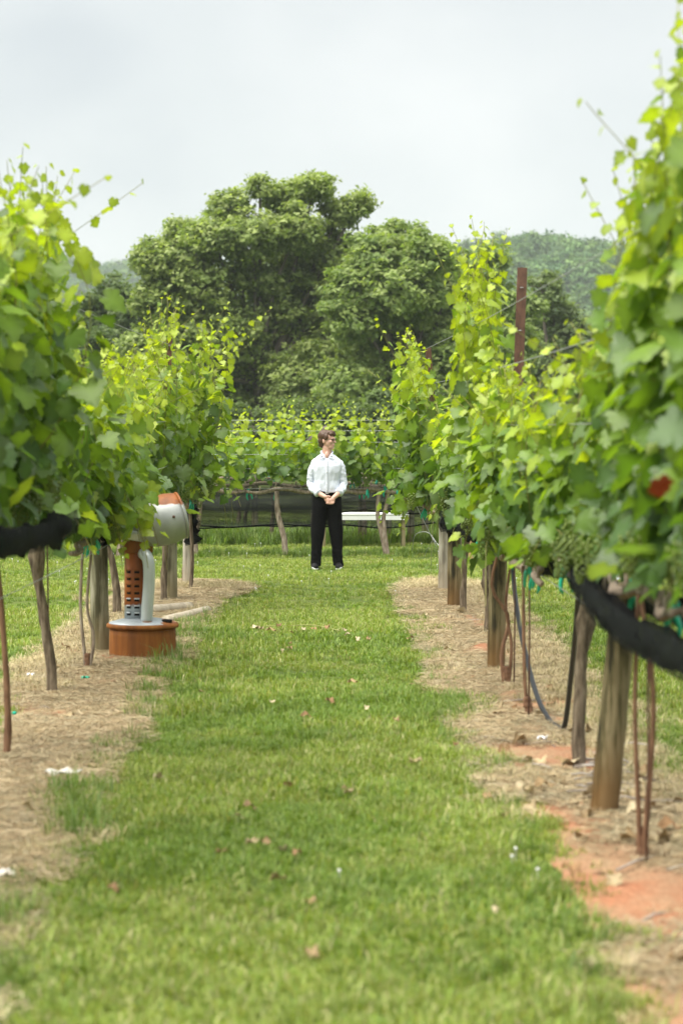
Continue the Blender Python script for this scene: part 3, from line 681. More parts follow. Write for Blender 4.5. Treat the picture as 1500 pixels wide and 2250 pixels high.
def stem(dx, dy, r, top=.98, k=None, bend=.04, base=(0, 0), rough=.35, mat=None, seed=0):
    q = random.Random(seed); b = base
    d = dict(p=[(b[0], b[1], -.05), (b[0] + q.uniform(-bend, bend) + dx * .15, b[1] + dy * .2, .28), (b[0] + dx * .5 + q.uniform(-bend, bend), b[1] + dy * .5, .6), (b[0] + dx, b[1] + dy, top)], r=r, rough=rough, mat=mat or M['bark'])
    if k: d['knob'] = k
    return d
GR, GL = 'vines of the right row', 'vines of the left row'
C_ = M['cane']
def twin(seed, r=.013, w=.03):
    q = random.Random(seed)
    return [dict(p=[(0, 0, -.05), (s * w * .6, q.uniform(-.04, .04), .2), (s * w * q.uniform(.6, 1.6), q.uniform(-.06, .06), .6), (s * w * q.uniform(-.4, 1.2), q.uniform(-.08, .08), .98)], r=r * q.uniform(.75, 1.1), rough=.25, mat=C_) for s in (-1, 1)] + \
           [dict(p=[(0, 0, -.05), (.004, 0, .03), (.0, 0, .08), (.003, 0, .13)], r=r * 2.0, rough=.5, mat=C_)]
# right-hand row, from the camera outwards
vine(1.40, 6.3, 'grapevine cut by the right edge, most blurred of the right row', [stem(.03, 0, .03)], 3.35, 2.1, .16, .02, 18, 0, 130, 101, side=-1, group=GR, wild=0, zmin=1.34, dens=1.15, cord_z=1.24)
vine(1.40, 8.3, 'tall blurred grapevine with shoots reaching highest at the right edge', [stem(-.03, .05, .03)], 3.5, 2.0, .17, .0, 20, 0, 260, 102, side=-1, group=GR, wild=.03, zmin=1.30, dens=1.15, cord_z=1.22)
vine(1.38, 10.35, 'blurred grapevine with thin twin canes nearest the foreground post', twin(3), 3.15, 2.2, .13, .04, 22, 0, 300, 103, side=-1, group=GR, clusters=3, wild=.03, zmin=1.24, leaf=.138, cord_z=1.18, dens=1.15)
vine(1.39, 13.0, 'grapevine with knobbly thick trunk just behind the foreground post', [dict(p=[(0, 0, -.05), (.005, .02, .25), (.02, .05, .55), (.05, .1, .78), (.09, .15, 1.02)], r=.030, knob=.68, rough=.4, mat=M['bark'])], 2.45, 2.5, .15, .05, 24, 1, 280, 104, side=-1, group=GR, clusters=4, dens=1.15, zmin=1.14, leaf=.138, cord_z=1.1)
vine(1.31, 15.3, 'short replanted grapevine on one thin cane beside the hanging hose', [dict(p=[(.01, 0, -.05), (.0, 0, .08), (-.02, 0, .3), (-.03, .02, .98)], r=.011, rough=.2, mat=C_), dict(p=[(.01, 0, -.05), (.012, 0, .05), (.0, 0, .1), (.0, 0, .15)], r=.026, rough=.5, mat=C_)], 2.25, 2.2, .16, .02, 20, 1, 220, 105, side=-1, group=GR, clusters=4, dens=1.1, zmin=1.08, leaf=.138)
vine(1.31, 17.1, 'grapevine on curling thin canes right in front of the brown middle post', [dict(p=[(0, 0, -.05), (-.03, 0, .25), (.02, .02, .5), (-.10, 0, .72), (-.05, 0, 1.0)], r=.012, rough=.2, mat=C_), dict(p=[(.01, 0, -.05), (.04, 0, .3), (.0, .02, .6), (.05, 0, 1.0)], r=.010, rough=.2, mat=C_), dict(p=[(0, 0, -.05), (.004, 0, .05), (.0, 0, .1), (.0, 0, .16)], r=.024, rough=.5, mat=C_)], 2.38, 1.9, .18, -.06, 18, 2, 240, 106, side=-1, group=GR, young=.05, dens=1.1, zmin=.8)
vine(1.36, 19.0, 'tallest bright grapevine, shoots towering left of the tall rusty stake', None, 3.35, 1.8, .18, -.17, 21, 0, 260, 107, side=-1, group=GR, young=.12, dens=1.1)
vine(1.48, 21.3, 'low grapevine with dark rough trunk behind the brown middle post', [dict(p=[(0, 0, -.05), (.01, 0, .3), (-.02, 0, .6), (0, 0, 1.0)], r=.036, rough=.6, knob=.55, mat=M['bark'])], 2.15, 2.2, .2, -.12, 18, 1, 160, 108, side=-1, group=GR)
vine(1.385, 23.5, 'grapevine with slim dark trunk right of the far brown post', [dict(p=[(0, 0, -.05), (.0, 0, .3), (.015, 0, .6), (.05, 0, .8), (.08, 0, 1.0)], r=.026, rough=.35, knob=.78, mat=M['bark'])], 2.1, 2.0, .2, -.15, 17, 2, 160, 109, side=-1, group=GR, clusters=6, zmin=.95)
vine(1.14, 25.7, 'last grapevine of the right row round the leaning rusty stake', None, 2.85, 1.5, .20, -.20, 21, 4, 180, 110, side=-1, group=GR, clusters=8, ties=3, young=.04, zmin=.72)
# left-hand row
vine(-1.72, 8.9, 'grapevine outside the left edge with only stray leaves in view', [stem(0, 0, .03)], 2.9, 2.1, .2, 0, 15, 0, 60, 201, side=1, group=GL, wild=0, zmin=1.2)
vine(-1.72, 11.1, 'large-leaved grapevine cut by the left edge, most blurred', [stem(.02, 0, .03)], 3.1, 2.1, .24, .08, 20, 0, 260, 202, side=1, group=GL, leaf=.165, wild=.1, zmin=1.36, dens=1.1, cord_z=1.34)
vine(-1.77, 13.5, 'tall large-leaved grapevine peaking near the left edge', [dict(p=[(.0, 0, -.05), (.02, 0, .15), (.0, 0, .5), (-.06, 0, .98)], r=.018, rough=.3, mat=C_)], 3.28, 2.1, .26, .14, 24, 0, 300, 203, side=1, group=GL, leaf=.17, wild=.12, clusters=5, zmin=1.34, dens=1.15, cord_z=1.33)
vine(-1.86, 16.6, 'grapevine with knotted thick trunk in the left foreground', [dict(p=[(.02, 0, -.05), (.0, 0, .2), (-.045, 0, .5), (-.085, 0, .75), (-.075, 0, 1.0)], r=.032, rough=.45, knob=.84, mat=M['bark'])], 2.55, 2.1, .22, .14, 20, 2, 260, 204, side=1, group=GL, leaf=.155, clusters=4, zmin=1.1, dens=1.1, cord_z=1.15)
vine(-1.77, 18.3, 'grapevine on two pale thin stems against the left grey post', [dict(p=[(.0, 0, -.05), (-.02, 0, .12), (-.05, 0, .5), (-.03, 0, .98)], r=.012, rough=.25, mat=M['bark_pale']), dict(p=[(.0, 0, -.05), (.05, 0, .25), (.0, 0, .5), (.04, 0, .98)], r=.011, rough=.25, mat=M['bark_pale']), dict(p=[(.0, 0, -.05), (.0, 0, .05), (.0, 0, .1), (.0, 0, .14)], r=.024, rough=.5, mat=C_)], 2.45, 1.9, .22, .14, 19, 10, 260, 205, side=1, group=GL, young=.14, zmin=.98, dens=1.1)
vine(-1.75, 20.3, 'bright grapevine hanging over the rusty orchard heater', None, 2.5, 2.1, .22, .12, 19, 5, 220, 206, side=1, group=GL, young=.1, clusters=6, zmin=1.18, dens=1.1)
vine(-1.98, 23.4, 'grapevine with curved dark trunk behind the left grey post', [dict(p=[(.0, 0, -.05), (.0, 0, .3), (-.06, 0, .62), (-.13, 0, .75), (-.07, 0, 1.0)], r=.032, rough=.4, knob=.72, mat=M['bark'])], 2.5, 2.2, .20, .22, 20, 1, 180, 207, side=1, group=GL, young=.06, zmin=1.05)
vine(-1.63, 25.15, 'grapevine with reddish rough trunk behind the orchard heater', [dict(p=[(.0, 0, -.05), (.0, 0, .3), (.01, 0, .6), (.0, 0, 1.0)], r=.028, rough=.6, mat=M['bark'])], 3.2, 1.9, .20, -.04, 20, 1, 180, 208, side=1, group=GL, young=.06, clusters=6, zmin=1.05)
vine(-1.46, 26.9, 'last grapevine of the left row, shoots leaning into the aisle', [stem(0, 0, .02)], 3.05, 1.5, .28, .24, 20, 3, 180, 209, side=1, group=GL, young=.06, clusters=8, wild=.25, zmin=1.0)

# the lone dried red leaf among the near right vines
p = at(1446, 1056, 7.5); V, T, _v = HI[1]
me = np_mesh('dried_leaf', V * .07, T, np.tile((0.30, 0.05, 0.016), (len(V), 1)), True); me.materials.append(M['dry_leaf'])
o = tag(link('dried_leaf', me, None, None, p), 'single red-brown dried leaf caught among green leaves', 'leaf'); o.rotation_euler = (R(70), R(160), R(10))

# rows running across, behind the person
GC = 'vines of the row across the end of the aisle'; GB = 'vines of the rows farther back'
first = [(-5.6, 'vine of the cross row hidden behind the left row', .4), (-4.2, 'cross-row grapevine low behind the left vines', .3), (-2.85, 'cross-row grapevine behind the left row end', .2), (-1.75, 'cross-row grapevine beside the left end post', .1),
         (-0.52, 'cross-row grapevine with pale bent trunk left of the person', 0), (0.28, 'cross-row grapevine directly behind the person', 0), (0.93, 'cross-row grapevine with crossed double trunk right of the person', 0), (1.95, 'cross-row grapevine beside the right end post', .1), (3.2, 'cross-row grapevine behind the right row end', .2), (4.5, 'cross-row grapevine low behind the right vines', .3), (5.8, 'vine of the cross row hidden behind the right row', .4)]
for i, (x, lab, _) in enumerate(first):
    if abs(x + .52) < .01: tr = [dict(p=[(.02, 0, -.05), (.0, 0, .25), (-.07, 0, .55), (-.10, 0, .75), (-.10, 0, .96)], r=.036, rough=.3, mat=M['bark_pale'])]
    elif abs(x - .93) < .01: tr = [dict(p=[(.0, 0, -.05), (-.07, 0, .3), (-.13, 0, .6), (-.12, 0, .96)], r=.030, rough=.4, mat=M['bark_pale']), dict(p=[(.02, 0, -.05), (-.03, 0, .3), (-.05, 0, .55), (.0, 0, .8), (.01, 0, .96)], r=.028, rough=.4, mat=M['bark_pale'])]
    elif abs(x - .28) < .01: tr = None
    else: tr = [stem(random.uniform(-.1, .1), 0, .032, .96, None, .06, seed=i, mat=M['bark_pale'])]
    vine(x, 34.0, lab, tr, random.uniform(1.95, 2.2), 1.35, .26, 0, 13, 2, 0, 300 + i, across=True, lod=True, group=GC, clusters=1, ties=2, leaf=.145, side=1, dens=.85, wild=.1, young=.12, cord_z=.95)
k = 0
for (yy, xs, hh) in ((37.2, np.arange(-6.6, 6.7, 1.45), 2.15), (40.4, np.arange(-6.0, 6.4, 1.6), 2.2), (43.6, np.arange(-6.6, 6.8, 1.7), 2.25)):
    for j, x in enumerate(xs):
        k += 1; nth = ('first', 'second', 'third', 'fourth', 'fifth', 'sixth', 'seventh', 'eighth', 'ninth', 'tenth')[j]; ordn = {37.2: 'second', 40.4: 'third', 43.6: 'fourth'}[yy]
        vine(float(x) + random.uniform(-.1, .1), yy, '%s grapevine from the left in the %s row back' % (nth, ordn), [stem(random.uniform(-.12, .12), 0, .03, .96, None, .06, seed=k, mat=M['bark_pale'])], hh * random.uniform(.92, 1.05), 1.55, .26, 0, 10, 5, 0, 400 + k, across=True, lod=True, group='vines of the %s row back' % ordn, clusters=0, ties=1, leaf=.15, side=1, dens=.7, young=.1, cord_z=.95)
# ================================================================== POSTS, STAKES, WIRES
def wood_post(px, py, Y, rad, h, mat, label, lean=(0, 0), seed=0, taper=.04, group='wooden trellis posts', stake=None):
    b = gnd(px, py); k = Y / b.y if Y else 1
    base = Vector((b.x * k, b.y * k, 0)); root = empty('wooden_post', base, label, 'post', group)
    n = 16; pts = [Vector((lean[0] * i / n, lean[1] * i / n, -.25 + (h + .25) * i / n)) for i in range(n + 1)]
    rr = [rad * (1 + taper - 2 * taper * i / n) for i in range(n + 1)]
    pts.append(pts[-1] + Vector((0, 0, .006))); rr.append(rr[-1] * .9)
    mb = MB(); mb.tube(pts, rr, 22, .09, True, None, seed)
    link('shaft', mb.mesh('shaft'), mat, root)
    mb = MB(); zc = min(.98, h - .1); a0 = random.uniform(-.4, .4)   # staple holding the wire
    mb.tube(spline([(rad * .9 * math.sin(a0), -rad * .95, zc + .02), (rad * .9 * math.sin(a0), -rad * 1.12, zc), (rad * .9 * math.sin(a0), -rad * .95, zc - .02)], 5), .003, 5)
    link('staple', mb.mesh('staple'), M['wire'], root)
    if stake:
        p0, p1 = Vector(stake[0]) - base, Vector(stake[1]) - base; d = (p1 - p0).normalized(); mb = MB(); w = stake[2]
        q = Matrix((d.orthogonal().normalized(), d.cross(d.orthogonal().normalized()), d)).transposed()
        u = (Vector((1, 0, 0)) - d * d.x).normalized(); v = d.cross(u); q = Matrix((u, v, d)).transposed()
        L = (p1 - p0).length; c = (p0 + p1) / 2
        mb.box(c, (w, .006, L), q); mb.box(c + v * .012 + u * (w / 2 - .003), (.006, .024, L), q); mb.box(c + v * .012 - u * (w / 2 - .003), (.006, .024, L), q)   # channel section
        so = link('steel_stake', mb.mesh('steel_stake', False), M['rusty_steel'], root); so['label'] = 'rusty steel stake fixed to the post'
        for f in (.25, .45, .62, .78, .93):
            mb = MB(); c2 = p0 + d * L * f; mb.tube([c2 - v * .012 - u * .012, c2 - v * .016, c2 - v * .012 + u * .012], .0035, 5); link('wire_clip', mb.mesh('wire_clip'), M['wire'], so)
    return root
def pt(px, py, Y): return tuple(at(px, py, Y))
wood_post(1314, 1797, None, .066, 1.12, M['post_brown'], 'wooden post leaning slightly in the right foreground', (.13, .02), 1)
wood_post(1087, 1478, None, .066, 1.25, M['post_brown'], 'brown wooden post carrying the tallest rusty stake', (.03, 0), 2, stake=(pt(1124, 1215, 18.06), pt(1147, 588, 18.06), .072))
wood_post(997, 1339, None, .066, 1.15, M['post_brown'], 'dark brown wooden post beside the pale right end post', (0, 0), 3)
wood_post(976, 1302, None, .072, 1.1, M['post_pale'], 'pale weathered end post of the right row', (.01, 0), 4, stake=(pt(966, 1080, 26.35), pt(940, 765, 26.2), .062))
wood_post(222, 1440, None, .075, 1.15, M['post_grey'], 'grey-green wooden post beside the rusty drum', (-.02, 0), 5)
wood_post(376, 1322, None, .070, 1.1, M['post_grey'], 'tan wooden post just behind the orchard heater', (-.01, 0), 6, stake=(pt(364, 1090, 25.3), pt(373, 735, 25.3), .055))
wood_post(412, 1290, None, .062, 1.12, M['post_pale'], 'pale end post of the left row wrapped in black net', (.02, 0), 7)
for i, (px, py, lab) in enumerate(((1037, 1232, 'short tan stake post beyond the right end post'), (177, 1205, 'short tan post seen under the left vines'), (123, 1198, 'smaller tan post left of the other tan post'))):
    wood_post(px, py, None, .05, .55 if i else .8, M['post_tan'], lab, (0, 0), 20 + i, group='short tan posts on the lawn')
for i, (px, Y, h, lab) in enumerate(((794, 37.3, 1.15, 'grey post right behind the white board'), (852, 37.3, 1.2, 'greenish post behind the crossed vine trunk'), (902, 37.3, 1.5, 'tall grey post with orange top behind the netting'), (934, 37.8, 1.0, 'short grey post left of the right end post'), (560, 40.2, 1.2, 'grey post dim behind the left netting'), (690, 37.4, 1.2, 'grey post hidden behind the person'))):
    p = at(px, 1200, Y); wood_post(px, 925 + EYE * FPX / Y, None, .055, h, M['post_grey'], lab, (0, 0), 30 + i, group='posts of the rows farther back')

# thin training rods beside single vines
for i, (px, py, h, lab) in enumerate(((106, 1532, 1.05, 'thin rusty rod beside the knotted left trunk'), (318, 1345, 1.0, 'thin rusty rod left of the heater stack'), (1160, 1588, 1.2, 'thin rusty rod beside the hanging hose'), (1419, 1905, 1.05, 'thin rusty rod beside the nearest twin canes'), (1128, 1515, 1.0, 'thin rusty rod behind the curling canes'))):
    b = gnd(px, py); mb = MB(); mb.tube([(0, 0, -.1), (.006, 0, h * .5), (.0, 0, h)], .0055, 6); mb.tube([(-.004, 0, h * .93), (.007, 0, h * .935), (.0, .006, h * .94)], .004, 5)
    tag(mb.build('training_rod', M['rusty_steel'], None, b), lab, 'rod', 'thin training rods')
# ground anchor beside the left end post
b = gnd(401, 1290); mb = MB(); mb.tube([(0, 0, -.1), (0, 0, .22)], .007, 6); mb.tube([(.0, 0, .22)] + [(.022 * math.sin(a), 0, .265 - .045 * math.cos(a)) for a in np.linspace(0, 6.28, 14)], .006, 6)
tag(mb.build('ground_anchor', M['rusty_steel'], None, b), 'rusty eye anchor rod beside the pale left end post', 'anchor')

# wires
def wire(p0, p1, label, group, sag=.02, r=.0022, n=14):
    p0, p1 = Vector(p0), Vector(p1); mb = MB(); mb.tube([p0.lerp(p1, i / n) - Vector((0, 0, sag * math.sin(math.pi * i / n))) for i in range(n + 1)], r, 5)
    tag(mb.build('trellis_wire', M['wire']), label, 'wire', group)
for i, (z, nm) in enumerate(((.99, 'lowest'), (1.45, 'second lowest'), (1.9, 'middle'), (2.3, 'second highest'), (2.68, 'highest'))):
    xr = at(966 - 8 * i, 1100, 26.3).x
    wire((1.36, 3.5, z + .05), (xr, 26.3, z), nm + ' trellis wire along the right vine row', 'wires of the right row', .05, .0026)
    wire((-1.75, 5.0, z + .05), (-1.53, 25.3, z), nm + ' trellis wire along the left vine row', 'wires of the left row', .05, .0026)
for i, z in enumerate((.97, 1.25, 1.45, 1.62, 1.78, 1.93)):
    nm = ('lowest', 'second lowest', 'third lowest', 'third highest', 'second highest', 'highest')[i]
    wire((-7, 33.97 - .05 * (i % 2), z), (7, 33.97 - .05 * (i % 2), z + .02), nm + ' pale wire stretched across behind the person', 'wires of the cross row', .03, .003)
wire(pt(895, 1072, 26.3), pt(960, 1205, 25.9), 'thin guy wire slanting from the last right vine', 'guy wires', .0, .0035)
p0 = at(953, 1100, 26.3); wire(p0, gnd(945, 1268), 'guy wire anchoring the right end post', 'guy wires', 0, .003)
mb = MB(); mb.tube(spline([at(905, 1210, 31.5), at(912, 1175, 31.3), at(940, 1170, 31.0), at(960, 1195, 30.8), at(985, 1215, 30.6)], 16), .004, 5); mb.tube(spline([at(950, 1186, 31), at(940, 1205, 31.2), at(930, 1225, 31.4)], 6), .003, 5)
tag(mb.build('loose_wire', M['wire']), 'loose springy wire tangled left of the right end post', 'wire')

# hose hanging between two vines
mb = MB(); pth = spline([at(1122, 1175, 18.2), at(1130, 1300, 17.4), at(1150, 1420, 16.4), at(1183, 1540, 15.4), at(1222, 1600, 14.75), at(1240, 1592, 14.5), at(1254, 1480, 14.1), at(1265, 1370, 13.7), at(1272, 1265, 13.4)], 60)
for p in pth: p.z = max(p.z, .03)
mb.tube(pth, .0165, 10); ho_ = tag(mb.build('hose', M['hose']), 'black irrigation hose hanging in a loop from the right row', 'hose')
for a_, nm in ((pth[0], 'fitting'), (pth[-1], 'fitting')):
    mb = MB(); mb.tube([a_ - Vector((0, 0, .05)), a_ + Vector((0, 0, .03))], .022, 10); link('fitting', mb.mesh('fitting'), M['hose'], ho_)

# ------------------------------------------------------------------ bird netting
def net_mat(name, alpha, c=(0.012, 0.013, 0.014), vary=.25, scale=(1, 1, 1)):
    m, n, l, b = new_mat(name); b.inputs['Base Color'].default_value = (*c, 1); b.inputs['Roughness'].default_value = .9; b.inputs['Specular IOR Level'].default_value = .06
    mp = coords(n, l, scale); t = noise_n(n, l, mp.outputs[0], 7, 5, .6); mr = n.new('ShaderNodeMapRange'); mr.inputs[1].default_value = .3; mr.inputs[2].default_value = .7; mr.inputs[3].default_value = alpha - vary; mr.inputs[4].default_value = min(1, alpha + vary)
    l.new(t.outputs[0], mr.inputs[0]); tr = n.new('ShaderNodeBsdfTransparent'); ms = n.new('ShaderNodeMixShader'); l.new(mr.outputs[0], ms.inputs[0]); l.new(tr.outputs[0], ms.inputs[1]); l.new(b.outputs[0], ms.inputs[2])
    l.new(ms.outputs[0], n['Material Output'].inputs[0]); t3 = noise_n(n, l, mp.outputs[0], 34, 4, .65); bump_n(n, l, b, t3.outputs[0], 1.0, .03); return m
M['net'] = net_mat('net', .82, (0.005, 0.0052, 0.0056), .2); M['net_thin'] = net_mat('net_thin', .45, (0.045, 0.049, 0.048), .22, (.6, 1, 3.5)); M['net_mid'] = net_mat('net_mid', .72, (0.022, 0.025, 0.025), .2, (1, 1, 4))
def net_roll(pts, rad, label, group, seed=0, flat=1.5, n=70, frill=.5):
    """bundled netting: a twisted, creased roll with a loose lip"""
    P = spline(pts, n); mb = MB(); seg = 44; q = []; f = []; rs = random.Random(seed)
    for i, p in enumerate(P):
        t = (P[min(i + 1, n - 1)] - P[max(i - 1, 0)]).normalized(); up = (Vector((0, 0, 1)) - t * t.z).normalized(); s = t.cross(up)
        r0 = rad * (.75 + .5 * (.5 + mnoise.noise(Vector((i * .17, seed, 0))))) * min(1, .35 + 3 * min(i, n - 1 - i) / n * 4) * (.72 + .34 * abs(math.sin(i * .16 + seed)))
        for k in range(seg):
            a = 2 * math.pi * k / seg; c, d = math.cos(a), math.sin(a)
            tw = a + .09 * i + 1.2 * mnoise.noise(Vector((i * .12, seed, 4)))
            cr = 1 + .40 * mnoise.noise(Vector((c * 1.6, d * 1.6 + seed, i * .14))) + .42 * (abs(math.sin(2.5 * tw)) - .6) + .20 * (abs(math.sin(5.5 * tw + i * .25)) - .6) + .16 * mnoise.noise(Vector((c * 6, d * 6 + seed, i * .5)))
            q.append(p + (s * c + up * d * flat) * r0 * cr)
    for i in range(n - 1):
        for k in range(seg): f.append((i * seg + k, i * seg + (k + 1) % seg, (i + 1) * seg + (k + 1) % seg, (i + 1) * seg + k))
    mb.add(q, f); root = tag(mb.build('bird_netting', M['net']), label, 'netting', group)
    # loose layer over the roll
    q, f = [], []; K = 7
    for i, p in enumerate(P):
        t = (P[min(i + 1, n - 1)] - P[max(i - 1, 0)]).normalized(); up = (Vector((0, 0, 1)) - t * t.z).normalized(); s = t.cross(up)
        if s.x * p.x > 0: s = -s
        for k in range(K):
            w = k / (K - 1); q.append(p + s * rad * (.95 + .35 * math.sin(3 * w) + .3 * mnoise.noise(Vector((i * .25, w * 2, seed)))) - up * rad * flat * (1.05 - 2.2 * w) )
    for i in range(n - 1):
        for k in range(K - 1): f.append((i * K + k, i * K + k + 1, (i + 1) * K + k + 1, (i + 1) * K + k))
    mb = MB(); mb.add(q, f); link('loose_layer', mb.mesh('loose_layer'), M['net_mid'], root)
    return root
GN_ = 'rolled bird netting slung under the rows'
net_roll([at(1266, 1262, 12.6), at(1300, 1305, 11.2), at(1340, 1345, 10.2), at(1400, 1392, 9.6), at(1470, 1428, 9.0), at(1560, 1470, 8.2), at(1720, 1490, 7.2)], .043, 'rolled black netting sagging past the right foreground post', GN_, 1)
net_roll([at(1275, 1265, 13.0), at(1340, 1302, 12.2), at(1420, 1325, 11.2), at(1530, 1352, 10.0)], .040, 'second fold of black netting behind the foreground roll', GN_, 2)
net_roll([at(1092, 1150, 18.6), at(1120, 1180, 17.6), at(1160, 1222, 16.4), at(1215, 1240, 15.2), at(1262, 1236, 14.2), at(1276, 1240, 13.5)], .05, 'black netting roll between the brown post and the hose', GN_, 3)
net_roll([at(985, 1140, 24.6), at(1010, 1138, 23.4), at(1040, 1150, 21.4), at(1060, 1150, 20.2), at(1085, 1148, 19.0)], .085, 'black netting bunched behind the far brown post', GN_, 4)
net_roll([at(-120, 1188, 9.8), at(-20, 1193, 10.9), at(40, 1188, 11.8), at(100, 1174, 13.0), at(155, 1145, 14.4)], .042, 'black netting roll slung under the nearest left vine', GN_, 5)
net_roll([at(170, 1130, 17.0), at(220, 1120, 18.6), at(228, 1160, 19.2), at(216, 1190, 19.3)], .05, 'end of black netting tied at the left grey post', GN_, 6)
net_roll([at(398, 1085, 26.6), at(412, 1110, 27.4), at(418, 1140, 27.5), at(420, 1170, 27.5), at(424, 1196, 27.5)], .065, 'black netting knotted round the pale left end post', GN_, 7, 1.2)
# the netting hung along the cross row: sheets with slack horizontal folds
def net_sheet(Y, x0, x1, z0, z1, label, seed, mat, amp=.10, group='netting hung along the cross rows'):
    NX, NZ = 90, 16; q, f = [], []
    for i in range(NX + 1):
        x = x0 + (x1 - x0) * i / NX; sag = .07 * abs(math.sin(x * 1.7 + seed)) + .12 * mnoise.noise(Vector((x * .8, seed, 1)))
        for k in range(NZ + 1):
            w = k / NZ; z = z1 + (z0 - z1) * w - sag * w; q.append((x, Y + amp * math.sin(w * 9.5 + .8 * mnoise.noise(Vector((x * .7, seed, 2)))) * w ** .5 + .04 * mnoise.noise(Vector((x * 2, w * 3, seed))), z + .045 * math.sin(w * 13 + seed) * w))
    for i in range(NX):
        for k in range(NZ): p = i * (NZ + 1) + k; f.append((p, p + NZ + 1, p + NZ + 2, p + 1))
    mb = MB(); mb.add(q, f); root = tag(mb.build('netting_sheet', mat), label, 'netting', group)
    for j in range(3):                                    # slack folds: the net doubled over in slanting bands
        fq, ff = [], []; rs = random.Random(seed * 10 + j); w0 = rs.uniform(.1, .75); w1 = rs.uniform(.15, .9)
        for i in range(NX + 1):
            u = i / NX; wc = w0 + (w1 - w0) * (.5 + .5 * math.sin(u * 5 + j * 2 + seed)); wd = .07 + .05 * mnoise.noise(Vector((u * 9, j, seed)))
            for e_ in (-1, 1):
                v = Vector(q[i * (NZ + 1) + min(NZ, max(0, int(round(wc * NZ))))]); fq.append((v.x, v.y - .03 - .012 * e_, z1 + (z0 - z1) * (wc + e_ * wd) + .02 * mnoise.noise(Vector((u * 14, j + 3, seed)))))
        for i in range(NX): ff.append((2 * i, 2 * i + 2, 2 * i + 3, 2 * i + 1))
        fb = MB(); fb.add(fq, ff); link('fold', fb.mesh('fold'), M['net_thin'], root)
    for (w, r_) in ((.55, .006), (1.0, .011)):                      # the dark gathered edges and cords
        mb = MB(); pts = []
        for i in range(0, NX + 1, 3): v = Vector(q[i * (NZ + 1) + int(round(w * NZ))]); pts.append(v + Vector((0, -.02, .012 * mnoise.noise(Vector((i * .3, w, seed))))))
        mb.tube(pts, r_, 6, .4); link('gathered_edge', mb.mesh('gathered_edge'), M['net_mid'] if w < .9 else M['net'], root)
    return root
net_sheet(34.2, -6.8, 0.15, .42, .95, 'dark net sheet hung under the vines left of the person', 1, M['net_thin'])
net_sheet(34.26, -.1, 6.8, .62, .95, 'dark net sheet hung under the vines right of the person', 2, M['net_thin'])
net_sheet(37.0, -6.8, 6.8, .35, .95, 'second net sheet dim behind the first one', 3, M['net_thin'])
net_sheet(40.2, -6.8, 6.8, .12, .95, 'third net sheet closing the view under the back rows', 4, M['net_thin'])

# white board behind the cross row
mb = MB(); a, b_ = at(700, 1129, 36.4), at(897, 1129, 36.4); L = b_.x - a.x
mb.box((0, 0, 0), (L, .5, .03)); wb = mb.build('white_table', grain_mat('white_paint', [(.3, (.74, .76, .76)), (.7, (.83, .84, .84))], (1, 1, 1), 4, .5, .4, .1), None, (a + b_) / 2, bevel=.008)
tag(wb, 'long low white table seen under the back rows right of the person', 'table')
for s in (-1, 1):
    for w in (-.2, .2):
        mb = MB(); mb.box((s * (L / 2 - .08), w, -.07 - (wb.location.z - .05) / 2 + .02), (.05, .05, wb.location.z)); link('leg', mb.mesh('leg', False), M['post_grey'], wb)
mb = MB(); mb.box((0, -.235, -.050), (L - .02, .02, .066)); link('apron', mb.mesh('apron', False), wb.data.materials[0], wb)

# ================================================================== ORCHARD HEATER
def rust_mat(name, edge=None, lo=.0, hi=1.0, flip=False, rust=((0.13, 0.045, 0.015), (0.40, 0.15, 0.035), (0.26, 0.085, 0.022)), pale=(0.50, 0.55, 0.58), streak=(1, 1, .25), nsc=7):
    """rusty sheet steel; above/below the height edge the galvanised skin is left, with a ragged border"""
    m, n, l, b = new_mat(name); mp = coords(n, l, streak); t = noise_n(n, l, mp.outputs[0], nsc, 6, .62)
    r = ramp_n(n, l, t.outputs[0], [(.3, rust[0]), (.72, rust[1]), (.5, rust[2])])
    b.inputs['Roughness'].default_value = .72; b.inputs['Specular IOR Level'].default_value = .3
    if edge is None: l.new(r.outputs[0], b.inputs['Base Color'])
    else:
        tc = n.new('ShaderNodeTexCoord'); sp = n.new('ShaderNodeSeparateXYZ'); l.new(tc.outputs['Object'], sp.inputs[0])
        t2 = noise_n(n, l, tc.outputs['Object'], 9, 5, .6); ad = n.new('ShaderNodeMath'); ad.operation = 'MULTIPLY_ADD'; ad.inputs[1].default_value = edge[2]; l.new(t2.outputs[0], ad.inputs[0]); l.new(sp.outputs['XYZ'.index(edge[0])], ad.inputs[2])
        mr = n.new('ShaderNodeMapRange'); mr.inputs[1].default_value = edge[1] - .008; mr.inputs[2].default_value = edge[1] + .008; l.new(ad.outputs[0], mr.inputs[0])
        g_ = ramp_n(n, l, t.outputs[0], [(.3, tuple(c * .78 for c in pale)), (.7, pale)]); mx = n.new('ShaderNodeMix'); mx.data_type = 'RGBA'; l.new(mr.outputs[0], mx.inputs[0])
        l.new((r if flip else g_).outputs[0], mx.inputs[6]); l.new((g_ if flip else r).outputs[0], mx.inputs[7]); l.new(mx.outputs[2], b.inputs['Base Color'])
        mm = n.new('ShaderNodeMapRange'); mm.inputs[3].default_value = .45 if not flip else 0; mm.inputs[4].default_value = 0 if not flip else .45; l.new(mr.outputs[0], mm.inputs[0]); l.new(mm.outputs[0], b.inputs['Metallic']); b.inputs['Roughness'].default_value = .5
    bump_n(n, l, b, t.outputs[0], .25, .004); return m
M['drum'] = rust_mat('drum', rust=((0.13, 0.045, 0.010), (0.36, 0.145, 0.028), (0.23, 0.078, 0.014)), streak=(1, 1, .12), nsc=9)
M['stack'] = rust_mat('stack', ('Z', .52, .16), rust=((0.20, 0.06, 0.02), (0.50, 0.17, 0.045), (0.36, 0.105, 0.028)))
